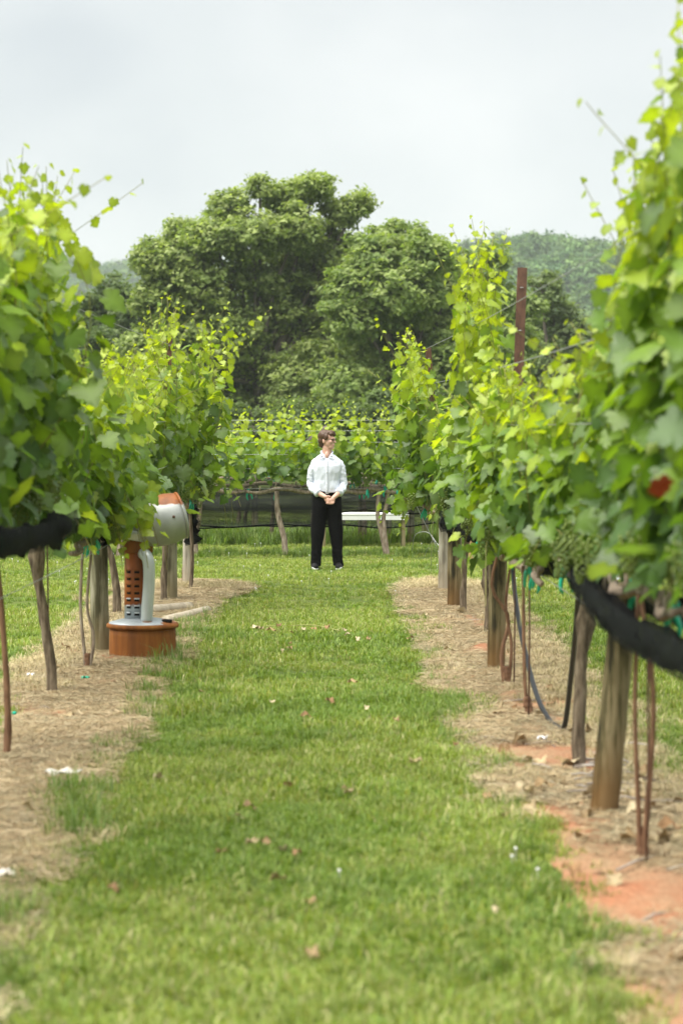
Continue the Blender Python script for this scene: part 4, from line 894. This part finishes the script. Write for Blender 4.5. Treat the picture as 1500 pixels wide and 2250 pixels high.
M['lid'] = rust_mat('lid', ('X', .24, .16))
M['bulb'] = rust_mat('bulb', ('Z', 1.295, .10), pale=(.46, .48, .47))
M['galv'] = grain_mat('galv', [(.3, (.48, .52, .54)), (.7, (.62, .66, .68))], (1, 1, .3), 12, .42, .5, .1, .002, .35)
M['black'] = flat_mat('black', (.012, .011, .010), .8, .2)
def heater(base, label, rz=0.0):
    root = empty('orchard_heater', base, label, 'heater', 'rusty orchard heaters'); root.rotation_euler.z = rz
    mb = MB(); mb.lathe([(.255, -.06), (.262, .0), (.266, .10), (.264, .2), (.262, .265)], 48); link('drum', mb.mesh('drum'), M['drum'], root)
    mb = MB(); mb.lathe([(.255, .262), (.282, .262), (.288, .272), (.286, .287), (.276, .296), (.268, .296)], 48); link('rim', mb.mesh('rim'), M['drum'], root)
    mb = MB(); mb.lathe([(.272, .290), (.265, .303), (.18, .325), (.09, .338), (.02, .342)], 48); lid = link('lid', mb.mesh('lid'), M['lid'], root)
    mb = MB(); mb.lathe([(.040, .300), (.042, .327), (.038, .330), (.030, .330), (.028, .318)], 20, Matrix.Translation((.20, -.10, .0))); link('filler_cap', mb.mesh('filler_cap'), M['black'], lid)
    sx = -.035; Mt = Matrix.Translation((sx, .02, 0))
    mb = MB(); mb.lathe([(.110, .325), (.110, .62), (.108, .86)], 40, Mt); st = link('stack', mb.mesh('stack'), M['stack'], root)
    mb = MB(); mb.lathe([(.112, .855), (.118, .865), (.118, .93), (.113, .94), (.105, .96)], 40, Mt); link('collar', mb.mesh('collar'), M['drum'], root)
    for i in range(7):                                    # draught louvres punched in two columns
        z = .37 + i * .056
        for a in (-2.25, -1.60):
            c = Vector((sx + .110 * math.cos(a), .02 + .110 * math.sin(a), z)); q = Matrix.Rotation(a + math.pi / 2, 3, 'Z')
            mb = MB(); mb.box(c, (.040, .004, .020), q); link('louvre_slot', mb.mesh('louvre_slot', False), M['black'], st)
            mb = MB(); mb.box(c + q @ Vector((0, -.006, .013)), (.042, .014, .004), q @ Matrix.Rotation(.5, 3, 'X')); link('louvre', mb.mesh('louvre', False), M['drum'] if i > 2 else M['galv'], st)
    mb = MB(); mb.tube(spline([(.012, -.06, .845), (.025, -.115, .850), (.052, -.150, .815), (.064, -.160, .74), (.062, -.160, .60), (.050, -.158, .45), (.042, -.156, .312)], 26), [.047] * 26, 20)
    link('return_pipe', mb.mesh('return_pipe'), M['galv'], root)
    mb = MB(); mb.lathe([(.055, .0), (.056, .012), (.047, .014)], 20, Matrix.Translation((.042, -.156, .307))); link('pipe_flange', mb.mesh('pipe_flange'), M['drum'], root)
    # wide hood on top, lying over to the right, with a seamed rim
    Q = Matrix.Translation((.13, .02, 1.105)) @ Matrix.Rotation(R(14), 4, 'Z') @ Matrix.Rotation(R(76), 4, 'Y')
    mb = MB(); mb.lathe([(.03, -.222), (.09, -.210), (.14, -.178), (.178, -.12), (.197, -.05), (.204, .02), (.202, .09), (.190, .15), (.182, .178)], 44, Q); hd = link('hood', mb.mesh('hood'), M['bulb'], root)
    mb = MB(); mb.lathe([(.182, .174), (.190, .178), (.190, .190), (.180, .194), (.12, .212), (.02, .220)], 44, Q); link('hood_rim', mb.mesh('hood_rim'), M['bulb'], hd)
    mb = MB(); mb.lathe([(.108, .94), (.112, .965), (.14, 1.0), (.15, 1.03)], 36, Matrix.Translation((sx + .01, .02, 0))); link('neck', mb.mesh('neck'), M['galv'], root)
    mb = MB(); v = Q @ Vector((-.02, -.203, .09)); mb.lathe([(.012, -.004), (.012, .004), (.006, .007)], 10, Matrix.Translation(v) @ Matrix.Rotation(R(90), 4, 'X')); link('bolt', mb.mesh('bolt'), M['rusty_steel'], hd)
    return root
hb = gnd(314, 1450)
heater(hb, 'rusty orchard heater with drum, louvred stack and grey return pipe')
h2 = heater((3.35, 28.8, -.28), 'second rusty heater glimpsed through the right vines', 1.2)

# pale poles lying behind the heater
for i, (x0, y0, x1, y1, r_, lab) in enumerate(((330, 1354, 418, 1344, .055, 'pale pole lying behind the heater, further one'), (366, 1376, 456, 1351, .050, 'pale pole lying beside the heater, nearer one'))):
    a, b_ = gnd(x0, y0), gnd(x1, y1); mb = MB(); n = 9; mb.tube([a.lerp(b_, k / n) + Vector((0, 0, r_ * .9)) for k in range(n + 1)], [r_ * (1.08 - .2 * k / n) for k in range(n + 1)], 14, .08)
    tag(mb.build('fallen_pole', M['post_pale']), lab, 'pole', 'pale poles on the ground')

# ================================================================== SMALL THINGS ON THE GROUND
DRY = [np.array(c) for c in ((.36, .28, .16), (.26, .18, .09), (.42, .35, .22), (.24, .14, .065))]
DRY_ME = []
for i in range(8):
    V, T, vein = leaf_shape(HALF_HI, 50 + i, .35 + .12 * (i % 3), .5 + .15 * (i % 4), .13); V = V.copy()
    V[:, 2] = V[:, 2] * .6 + .12 * np.abs(V[:, 0]) + .12 * np.sin(V[:, 1] * 5 + i) + .1 * np.sin(V[:, 0] * 9 + i); V[:, 0] *= .72 - .12 * (i % 3); V[:, 2] -= V[:, 2].min()
    me = np_mesh('fallen_leaf', V, T, np.tile(DRY[i % 4], (len(V), 1)) * vein, True); me.materials.append(M['dry_leaf']); DRY_ME.append(me)
def fallen(px, py, s, label, group, lift=.035, me=None):
    b = gnd(px, py); b.z = lift; o = link('fallen_leaf', me or random.choice(DRY_ME), None, None, b); o.rotation_euler = (random.gauss(0, .16), random.gauss(0, .16), random.uniform(0, 6.28)); o.scale = (s, s * random.uniform(.6, 1.1), s)
    return tag(o, label, 'leaf', group)
GA = 'dry vine leaves fallen on the grass aisle'; LA = 'curled dry tan vine leaf fallen on the mown grass'
for (px, py) in [(575, 1392), (590, 1398), (612, 1390), (668, 1394), (690, 1392), (720, 1392), (755, 1398), (760, 1408), (785, 1415), (806, 1417), (632, 1436), (640, 1428), (622, 1440), (560, 1392), (640, 1400), (447, 1534), (594, 1536), (806, 1570), (770, 1515), (905, 1415), (600, 1560), (772, 1757), (752, 1754), (346, 1728), (520, 1815), (630, 1742), (873, 1602), (560, 1870), (590, 1878), (622, 1890), (655, 1900), (486, 1895), (622, 1955), (245, 1975), (685, 2012), (682, 2125), (1090, 2028), (1070, 1765), (1108, 1812), (720, 1560), (665, 1593), (540, 1795), (1000, 1655), (905, 1690)]:
    fallen(px, py, random.uniform(.045, .075), LA, GA)
GSR = 'dry leaves littering the right bare strip'; LSR = 'grey-tan curled leaf on the bare strip of the right row'
for i in range(78):
    s = 1; yy = random.uniform(6.5, 16) if i < 66 else random.uniform(16, 24); a, b_ = strip_edges(1, yy); xx = random.uniform(a + .03, b_ - .03)
    if random.random() < .4: yy = random.gauss(12.2, .7)
    o = link('fallen_leaf', random.choice(DRY_ME), None, None, (xx, yy, .03)); o.rotation_euler = (random.gauss(0, .4), random.gauss(0, .4), random.uniform(0, 6.28)); o.scale = (random.uniform(.06, .105),) * 3
    tag(o, LSR, 'leaf', GSR)
LSL = 'small dry leaf on the straw of the left bare strip'
for i in range(12):
    yy = random.uniform(10, 22); a, b_ = strip_edges(-1, yy); o = link('fallen_leaf', random.choice(DRY_ME), None, None, (random.uniform(b_, a), yy, .03)); o.rotation_euler = (random.gauss(0, .4), random.gauss(0, .4), random.uniform(0, 6.28)); o.scale = (random.uniform(.045, .075),) * 3; tag(o, LSL, 'leaf', 'dry leaves on the left bare strip')
# the wilted shoot lying across the aisle
mb = MB(); mb.tube(spline([gnd(585, 1388) + Vector((0, 0, .05)), gnd(640, 1384) + Vector((0, 0, .04)), gnd(690, 1386) + Vector((0, 0, .05)), gnd(745, 1398) + Vector((0, 0, .05))], 14), [.0042] * 14, 6)
tag(mb.build('cut_shoot', flat_mat('cut_shoot', (.30, .30, .10), .6)), 'wilted yellow-green vine shoot lying across the grass', 'shoot')
# stones of red-orange clay
M['stone'] = grain_mat('stone', [(.3, (.30, .13, .06)), (.7, (.55, .30, .16))], (1, 1, 1), 14, .9, .2, .6, .006)
def stone(px, py, s, label, group):
    b = gnd(px, py); bm = bmesh.new(); bmesh.ops.create_icosphere(bm, subdivisions=2, radius=1.0)
    sd_ = random.uniform(0, 50)
    for v in bm.verts:
        k = 1 + .35 * mnoise.noise(v.co * 1.3 + Vector((sd_, 0, 0))) + .12 * mnoise.noise(v.co * 4 + Vector((0, sd_, 0))); v.co *= k; v.co.z *= .62
    me = bpy.data.meshes.new('stone'); bm.to_mesh(me); bm.free(); o = link('stone', me, M['stone'], None, b + Vector((0, 0, s * .4))); o.scale = (s,) * 3; o.rotation_euler.z = random.uniform(0, 6); tag(o, label, 'stone', group)
stone(1362, 1757, .042, 'orange stone beside the foot of the foreground post', 'clay stones')
stone(1340, 1806, .038, 'orange clod touching the foot of the foreground post', 'clay stones')
GS = 'small clods on the strips'
for (px, py) in [(1365, 1975), (1345, 1962), (1400, 1950), (1310, 1965), (1410, 2045), (1400, 2065), (1460, 1905), (1295, 1980), (1380, 2085), (1415, 1790), (1470, 1800), (230, 1555), (22, 1560), (160, 1645), (18, 1620), (50, 1795), (160, 1580), (205, 1500), (190, 1715)]:
    stone(px, py, random.uniform(.014, .026), 'small orange clay clod lying on the straw strip', GS)
# scraps
def scrap(px, py, w, l_, c, label, cat, name, rz):
    b = gnd(px, py); q, f = [], []; n = 6
    for i in range(n + 1):
        for k in range(n + 1):
            u, v = i / n - .5, k / n - .5; q.append((u * w * (1 - .25 * v), v * l_, .018 + .012 * math.sin(u * 9) * math.cos(v * 6) + .01 * random.random()))
    for i in range(n):
        for k in range(n): p = i * (n + 1) + k; f.append((p, p + n + 1, p + n + 2, p + 1))
    mb = MB(); mb.add(q, f); o = mb.build(name, flat_mat(name, c, .7, .2), None, b + Vector((0, 0, .03))); o.rotation_euler.z = rz
    sdf = o.modifiers.new('solid', 'SOLIDIFY'); sdf.thickness = .0015; return tag(o, label, cat)
scrap(135, 1716, .17, .13, (.62, .60, .55), 'crumpled pale paper scrap at the left grass edge', 'paper scrap', 'paper_scrap', .6)
scrap(68, 1497, .05, .06, (.75, .75, .74), 'small white scrap behind the knotted left trunk', 'paper scrap', 'paper_scrap', .2)
scrap(1190, 1640, .06, .05, (.72, .70, .68), 'small white scrap on the right clay strip', 'paper scrap', 'paper_scrap', 1.2)
scrap(10, 1945, .10, .07, (.6, .57, .52), 'torn paper piece on the straw at the left edge', 'paper scrap', 'paper_scrap', 1.9)
scrap(188, 1504, .06, .02, (.01, .42, .27), 'dropped green tie lying left of the twin stems', 'tie tape', 'tie_tape', .4)
scrap(32, 1585, .05, .02, (.01, .36, .24), 'dropped green tie near the left edge', 'tie tape', 'tie_tape', 1.4)
# cut prunings heaped round the foreground post
r = np.random.default_rng(5); mb = MB(); c = gnd(1320, 1715)
for i in range(70):
    p = c + Vector((random.gauss(.06, .15), random.gauss(0.05, .5), random.uniform(.02, .06))); a = random.gauss(0, .9); d = Vector((math.cos(a), math.sin(a), random.uniform(-.06, .08))) * random.uniform(.04, .13)
    mb.tube([p - d, p + Vector((0, 0, .01)), p + d], random.uniform(.003, .007), 5)
for i in range(60):
    yy = random.uniform(7, 27); s = random.choice((-1, 1)); a_, b_ = strip_edges(s, yy); p = Vector((random.uniform(a_, b_), yy, .03)); a = random.uniform(0, 6); d = Vector((math.cos(a), math.sin(a), 0)) * random.uniform(.06, .2); mb.tube([p - d, p + Vector((0, 0, .01)), p + d], random.uniform(.003, .006), 5)
tag(mb.build('debris', grain_mat('pruning', [(.3, (.18, .14, .11)), (.7, (.50, .46, .42))], (1, 1, 1), 9, .85, .2, 0)), 'grey cut prunings scattered over the bare strips', 'prunings', kind='stuff')
# clover heads in the lawn: too many and too small to count
bm = bmesh.new()
for i in range(90):
    if i < 4: p = gnd(*[(1132, 1895), (1124, 1912), (1180, 1942), (745, 1945)][i])
    else: p = Vector((random.uniform(-4.2, 3.6), random.uniform(26, 36.5), 0))
    if strip_depth(p.x, p.y) > -.05: continue
    bmesh.ops.create_icosphere(bm, subdivisions=1, radius=.009, matrix=Matrix.Translation(p + Vector((0, 0, .06)))); bmesh.ops.create_cone(bm, segments=5, radius1=.0015, radius2=.0015, depth=.06, matrix=Matrix.Translation(p + Vector((0, 0, .03))))
CL = bpy.data.meshes.new('clover'); bm.to_mesh(CL); bm.free()
tag(link('clover', CL, flat_mat('clover', (.66, .67, .62), .7)), 'tiny white clover heads dotted over the lawn', 'clover', kind='stuff')
# ================================================================== THE PERSON
def fuse(name, build, voxel, mat, parent, smooth_it=6, rough=0.0, nscale=20, loc=None, wrinkle=None):
    """closed shapes melted into ONE continuous surface"""
    bm = bmesh.new(); build(bm); me = bpy.data.meshes.new(name + '_raw'); bm.to_mesh(me); bm.free()
    o = bpy.data.objects.new(name + '_raw', me); COL.objects.link(o)
    m = o.modifiers.new('remesh', 'REMESH'); m.mode = 'VOXEL'; m.voxel_size = voxel
    if smooth_it: s = o.modifiers.new('smooth', 'SMOOTH'); s.iterations = smooth_it; s.factor = .5
    dg = bpy.context.evaluated_depsgraph_get(); out = bpy.data.meshes.new_from_object(o.evaluated_get(dg)); bpy.data.objects.remove(o); bpy.data.meshes.remove(me)
    out.name = name
    if wrinkle:
        nrm = [v.normal.copy() for v in out.vertices]
        for v, nn in zip(out.vertices, nrm): v.co += nn * wrinkle(v.co)
    out.polygons.foreach_set('use_smooth', [True] * len(out.polygons)); out.materials.clear(); out.update()
    return link(name, out, mat, parent, loc)
def ell(bm, c, r, rot=None, sub=3):
    Mx = Matrix.Translation(c) @ (rot.to_4x4() if rot else Matrix.Identity(4)) @ Matrix.Diagonal((*r, 1)); bmesh.ops.create_icosphere(bm, subdivisions=sub, radius=1.0, matrix=Mx)
def limb(bm, pts, rad, seg=14, flat=1.0):
    """tapered closed limb with round ends"""
    mb = MB(); P = [Vector(p) for p in pts]; n = len(P)
    mb.tube(P, rad, seg); vs_ = [bm.verts.new(v) for v in mb.v]
    for f in mb.f: bm.faces.new([vs_[i] for i in f])
    ell(bm, P[0], (rad[0],) * 3, None, 2); ell(bm, P[-1], (rad[-1],) * 3, None, 2)
def loft(bm, rings, seg=28, power=2.4):
    """(x, y, z, rx, ry) rings up the body"""
    V = []
    for (x, y, z, rx, ry) in rings:
        row = []
        for k in range(seg):
            a = 2 * math.pi * k / seg; c, s = math.cos(a), math.sin(a)
            row.append(bm.verts.new((x + rx * math.copysign(abs(c) ** (2 / power), c), y + ry * math.copysign(abs(s) ** (2 / power), s), z)))
        V.append(row)
    for i in range(len(V) - 1):
        for k in range(seg): bm.faces.new((V[i][k], V[i][(k + 1) % seg], V[i + 1][(k + 1) % seg], V[i + 1][k]))
    bm.faces.new(V[0][::-1]); bm.faces.new(V[-1])

def skin_mat():
    m, n, l, b = new_mat('skin'); mp = coords(n, l, (1, 1, 1)); t = noise_n(n, l, mp.outputs[0], 30, 3); r = ramp_n(n, l, t.outputs[0], [(.3, (.52, .30, .22)), (.7, (.62, .38, .29))])
    l.new(r.outputs[0], b.inputs['Base Color']); b.inputs['Roughness'].default_value = .5; b.inputs['Subsurface Weight'].default_value = .15; b.inputs['Subsurface Radius'].default_value = (.02, .008, .004); b.inputs['Subsurface Scale'].default_value = .5; return m
M['skin'] = skin_mat()
M['shirt'] = grain_mat('shirt', [(.3, (.56, .60, .68)), (.7, (.64, .68, .75))], (1, 1, 1), 60, .8, .2, .15, .002)
M['trouser'] = grain_mat('trouser', [(.3, (.003, .003, .0033)), (.7, (.007, .0066, .007))], (1, 1, 1), 40, .9, .08, .2, .003)
M['hair'] = grain_mat('hair', [(.3, (.035, .018, .009)), (.7, (.11, .055, .027))], (6, 6, 1), 22, .5, .4, .7, .006)
M['shoe'] = flat_mat('shoe', (.007, .007, .008), .7, .2); M['sole'] = flat_mat('sole', (.7, .7, .7), .6)
M['frame_metal'] = flat_mat('frame_metal', (.03, .025, .02), .35, .5)

pb = gnd(718, 1251); PERSON = empty('person', pb, 'person in white shirt and dark trousers with hands clasped on the lawn', 'person')
HR = Matrix.Rotation(R(66), 3, 'Z'); HC = Vector((.005, .01, 1.655))     # the head turned to the person's left
def hp(x, y, z): return HC + HR @ Vector((x, y, z))
def body(bm):
    # head: looks along -Y in its own frame
    ell(bm, hp(0, .012, .035), (.076, .098, .088), HR); ell(bm, hp(0, -.018, -.03), (.064, .072, .085), HR); ell(bm, hp(0, -.045, -.085), (.046, .044, .036), HR)
    ell(bm, hp(0, -.075, -.104), (.022, .018, .016), HR)                                    # chin
    ell(bm, hp(0, -.086, .022), (.052, .016, .013), HR)                                     # brow
    ell(bm, hp(0, -.097, -.008), (.010, .016, .024), HR); ell(bm, hp(0, -.110, -.026), (.014, .014, .011), HR)   # nose
    ell(bm, hp(0, -.090, -.058), (.024, .012, .007), HR); ell(bm, hp(0, -.088, -.070), (.022, .012, .008), HR)   # lips
    for s in (-1, 1):
        ell(bm, hp(s * .040, -.066, -.022), (.024, .022, .022), HR); ell(bm, hp(s * .076, .016, -.012), (.010, .019, .031), HR)   # cheek, ear
    limb(bm, [(0, .02, 1.40), (0, .02, 1.48), (.002, .015, 1.56)], [.066, .060, .058])
    ell(bm, (0, -.048, 1.462), (.028, .030, .048))                                            # open neck
    # trunk and legs under the clothes, so the figure is one body
    loft(bm, [(0, .01, .86, .14, .09), (0, .01, 1.0, .145, .09), (0, .01, 1.2, .155, .095), (0, .01, 1.32, .160, .085), (0, .02, 1.40, .09, .05)])
    for s in (-1, 1):
        limb(bm, [(s * .09, .01, .9), (s * .11, .0, .5), (s * .125, .02, .08)], [.08, .055, .042])
        limb(bm, [(s * .15, .01, 1.33), (s * .20, .02, 1.22), (s * .21, .025, 1.10)], [.04, .040, .040])
    # forearms meet in front
    limb(bm, [(-.215, .02, 1.09), (-.12, -.10, .985), (-.022, -.165, .935)], [.044, .038, .027])
    limb(bm, [(.215, .02, 1.09), (.165, -.10, .99), (.085, -.175, .925)], [.044, .038, .027])
    # near hand (his left): back of the hand towards us, fingers down and across
    A = Vector((.085, -.178, .925)); Bk = Vector((.052, -.196, .868))
    ell(bm, (.068, -.190, .893), (.034, .017, .044), Matrix.Rotation(R(28), 3, 'Y'))
    for i, (dx, L) in enumerate(((-.030, .052), (-.011, .058), (.008, .055), (.026, .044))):
        b0 = Bk + Vector((dx + .012, -.004, .010 - .004 * i)); b1 = b0 + Vector((-.022, -.008, -.022)) * (L / .055); b2 = b1 + Vector((-.022, .012, -.004)) * (L / .055); limb(bm, [b0, b1, b2], [.0098, .0092, .0078], 10)
    limb(bm, [A + Vector((-.020, -.010, -.012)), A + Vector((-.046, -.016, -.020)), A + Vector((-.066, -.012, -.030))], [.0115, .0105, .009], 10)      # thumb
    # far hand (his right), its fingers wrapped round from the left
    ell(bm, (.004, -.166, .905), (.040, .018, .034), Matrix.Rotation(R(-35), 3, 'Y'))
    for i, L in enumerate((.050, .056, .052, .044)):
        b0 = Vector((.012 - .004 * i, -.180, .918 - .018 * i)); b1 = b0 + Vector((-.006, -.020, -.008)); b2 = b1 + Vector((.034, -.010, -.012)) * (L / .055); limb(bm, [b0, b1, b2], [.0095, .009, .0078], 10)
    limb(bm, [(-.005, -.176, .938), (.018, -.188, .946), (.044, -.192, .938)], [.0115, .0105, .009], 10)
bd = fuse('body', body, .0055, M['skin'], PERSON, 2)
def wr(amp, sx, sz, seed):
    return lambda c: amp * (mnoise.noise(Vector((c.x * sx + seed, c.y * sx, c.z * sz + c.x * 6))) + .5 * mnoise.noise(Vector((c.x * sx * 2.1 + seed, c.y * sx * 2, c.z * sz * 2.4 - c.x * 9))))
def shirt(bm):
    loft(bm, [(0, .005, .965, .150, .112), (0, .0, .99, .172, .128), (0, -.003, 1.05, .172, .130), (0, 0, 1.14, .164, .124), (0, .0, 1.24, .176, .130), (0, .004, 1.33, .196, .126), (0, .008, 1.385, .196, .108), (0, .016, 1.422, .170, .088), (0, .026, 1.453, .122, .068), (0, .034, 1.480, .084, .054), (0, .036, 1.495, .070, .046)])
sh = fuse('shirt', shirt, .006, M['shirt'], PERSON, 4, wrinkle=wr(.011, 11, 6, 2.0))
for s in (-1, 1):
    def sleeve(bm):
        limb(bm, [(s * .158, .010, 1.345), (s * .194, .014, 1.25), (s * .210, .022, 1.10)], [.056, .056, .052])
        if s < 0: limb(bm, [(-.212, .022, 1.10), (-.176, -.045, 1.03), (-.118, -.108, .990)], [.052, .050, .047])
        else: limb(bm, [(.212, .022, 1.10), (.195, -.050, 1.035), (.162, -.105, .995)], [.052, .050, .047])
    fuse('sleeve', sleeve, .006, M['shirt'], sh, 4, wrinkle=wr(.012, 12, 16, 5.0 + s))
mb = MB()
def collar(bm):
    for s in (-1, 1):
        limb(bm, [(s * .008, .082, 1.520), (s * .055, .060, 1.520), (s * .074, .012, 1.505), (s * .064, -.040, 1.480), (s * .034, -.085, 1.435)], [.013, .013, .014, .013, .009], 8)
        limb(bm, [(s * .066, -.030, 1.478), (s * .078, -.070, 1.445), (s * .084, -.092, 1.420)], [.013, .010, .005], 8); limb(bm, [(s * .036, -.088, 1.432), (s * .060, -.098, 1.424), (s * .084, -.096, 1.416)], [.010, .009, .005], 8)
fuse('collar', collar, .004, M['shirt'], sh, 2)
mb = MB(); zs = np.linspace(.985, 1.400, 12)
def front(z): return -(np.interp(z, [.965, .99, 1.06, 1.16, 1.26, 1.34, 1.40, 1.435], [.113, .132, .137, .130, .134, .124, .102, .080])) - .006
for a, b_ in zip(zs[:-1], zs[1:]): mb.add([(-.017, front(a), a), (.017, front(a), a), (.017, front(b_), b_), (-.017, front(b_), b_), (-.017, front(a) + .012, a), (.017, front(a) + .012, a), (.017, front(b_) + .012, b_), (-.017, front(b_) + .012, b_)], [(0, 1, 2, 3), (0, 3, 7, 4), (1, 5, 6, 2)])
link('placket', mb.mesh('placket'), M['shirt'], sh)
for z in np.linspace(1.02, 1.40, 6):
    mb = MB(); mb.lathe([(.0055, -.002), (.0055, .002), (.003, .003)], 10, Matrix.Translation((0, front(z) - .002, z)) @ Matrix.Rotation(R(90), 4, 'X')); link('button', mb.mesh('button'), M['sole'], sh)
for s, p0, p1 in ((-1, (-.130, -.098, .997), (-.098, -.124, .978)), (1, (.168, -.094, 1.002), (.150, -.128, .978))):     # rolled cuffs
    mb = MB(); a, b_ = Vector(p0), Vector(p1); mb.tube([a, a.lerp(b_, .2), a.lerp(b_, .8), b_], [.050, .056, .055, .047], 18, .12, True, None, s + 3); link('cuff', mb.mesh('cuff'), M['shirt'], sh)
def trousers(bm):
    loft(bm, [(0, .005, .80, .180, .118), (0, .005, .88, .188, .124), (0, .005, .95, .180, .120), (0, .005, .995, .172, .118)])
    for s in (-1, 1):
        loft(bm, [(s * .143, .02, .045, .068, .085), (s * .142, .02, .06, .066, .082), (s * .138, .015, .12, .066, .078), (s * .130, .008, .30, .072, .082), (s * .116, .004, .48, .088, .094), (s * .099, .004, .66, .099, .108), (s * .094, .005, .82, .098, .118), (s * .09, .005, .88, .09, .115)], 24, 2.2)
tr_ = fuse('trousers', trousers, .008, M['trouser'], PERSON, 4, wrinkle=lambda c: .008 * mnoise.noise(Vector((c.x * 10, c.y * 10, c.z * (5 + 14 * max(0, .35 - c.z))))) + (.006 * mnoise.noise(Vector((c.x * 5, c.y * 5, c.z * 26))) if c.z < .3 else 0))
mb = MB(); q, f = [], []
for i, (z, k) in enumerate(((.972, 1.02), (.972, 1.055), (1.004, 1.055), (1.004, 1.02))):
    for a in np.linspace(0, 2 * math.pi, 40, endpoint=False): q.append((.178 * k * math.copysign(abs(math.cos(a)) ** .83, math.cos(a)), .005 + .122 * k * math.copysign(abs(math.sin(a)) ** .83, math.sin(a)), z))
for i in range(4):
    for k in range(40): f.append((i * 40 + k, i * 40 + (k + 1) % 40, ((i + 1) % 4) * 40 + (k + 1) % 40, ((i + 1) % 4) * 40 + k))
mb.add(q, f); bl = link('belt', mb.mesh('belt'), M['shoe'], tr_)
mb = MB(); mb.box((.0, -.132, .988), (.042, .008, .034)); link('buckle', mb.mesh('buckle', False), M['wire'], bl)
for s in (-1, 1):
    def shoe(bm): 
        ell(bm, (s * .150, -.015, .05), (.048, .085, .048)); ell(bm, (s * .158, -.085, .038), (.048, .075, .034)); ell(bm, (s * .146, .06, .05), (.042, .05, .05))
    so = fuse('shoe', shoe, .008, M['shoe'], PERSON, 3)
    def sole(bm): ell(bm, (s * .156, -.085, .010), (.050, .080, .012)); ell(bm, (s * .148, .03, .010), (.044, .080, .012)); ell(bm, (s * .170, -.130, .030), (.026, .026, .016))
    fuse('sole', sole, .006, M['sole'], so, 2)
def hair(bm):
    ell(bm, hp(0, .030, .052), (.086, .098, .085), HR); ell(bm, hp(0, .060, .0), (.078, .062, .082), HR); ell(bm, hp(0, .078, -.055), (.055, .034, .045), HR)
    ell(bm, hp(.01, -.040, .095), (.066, .060, .034), HR); ell(bm, hp(.025, -.078, .072), (.042, .028, .028), HR); ell(bm, hp(-.03, -.070, .078), (.034, .026, .026), HR)
    for s in (-1, 1): ell(bm, hp(s * .070, -.002, .040), (.014, .045, .040), HR); ell(bm, hp(s * .072, .010, .010), (.010, .016, .028), HR)
fuse('hair', hair, .005, M['hair'], PERSON, 2, wrinkle=lambda c: .0035 * mnoise.noise(Vector((c.x * 60, c.y * 60, c.z * 14))))
mb = MB()
for s in (-1, 1):
    mb.tube([hp(s * .032 + .023 * math.cos(a), -.110 + .006 * abs(math.cos(a)), .004 + .017 * math.sin(a)) for a in np.linspace(0, 2 * math.pi, 17)], .0022, 6, cap=False); mb.tube([hp(s * .055, -.108, .008), hp(s * .074, -.06, .008), hp(s * .078, .012, .004)], .0022, 6)
mb.tube([hp(-.010, -.112, .006), hp(0, -.116, .010), hp(.010, -.112, .006)], .002, 6); mb.build('glasses', M['frame_metal'], PERSON)
for s in (-1, 1):
    mb = MB(); mb.lathe([(.001, -.010), (.008, -.006), (.010, 0), (.008, .006), (.001, .010)], 12, Matrix.Translation(hp(s * .032, -.082, .002))); link('eye', mb.mesh('eye'), M['frame_metal'], PERSON)
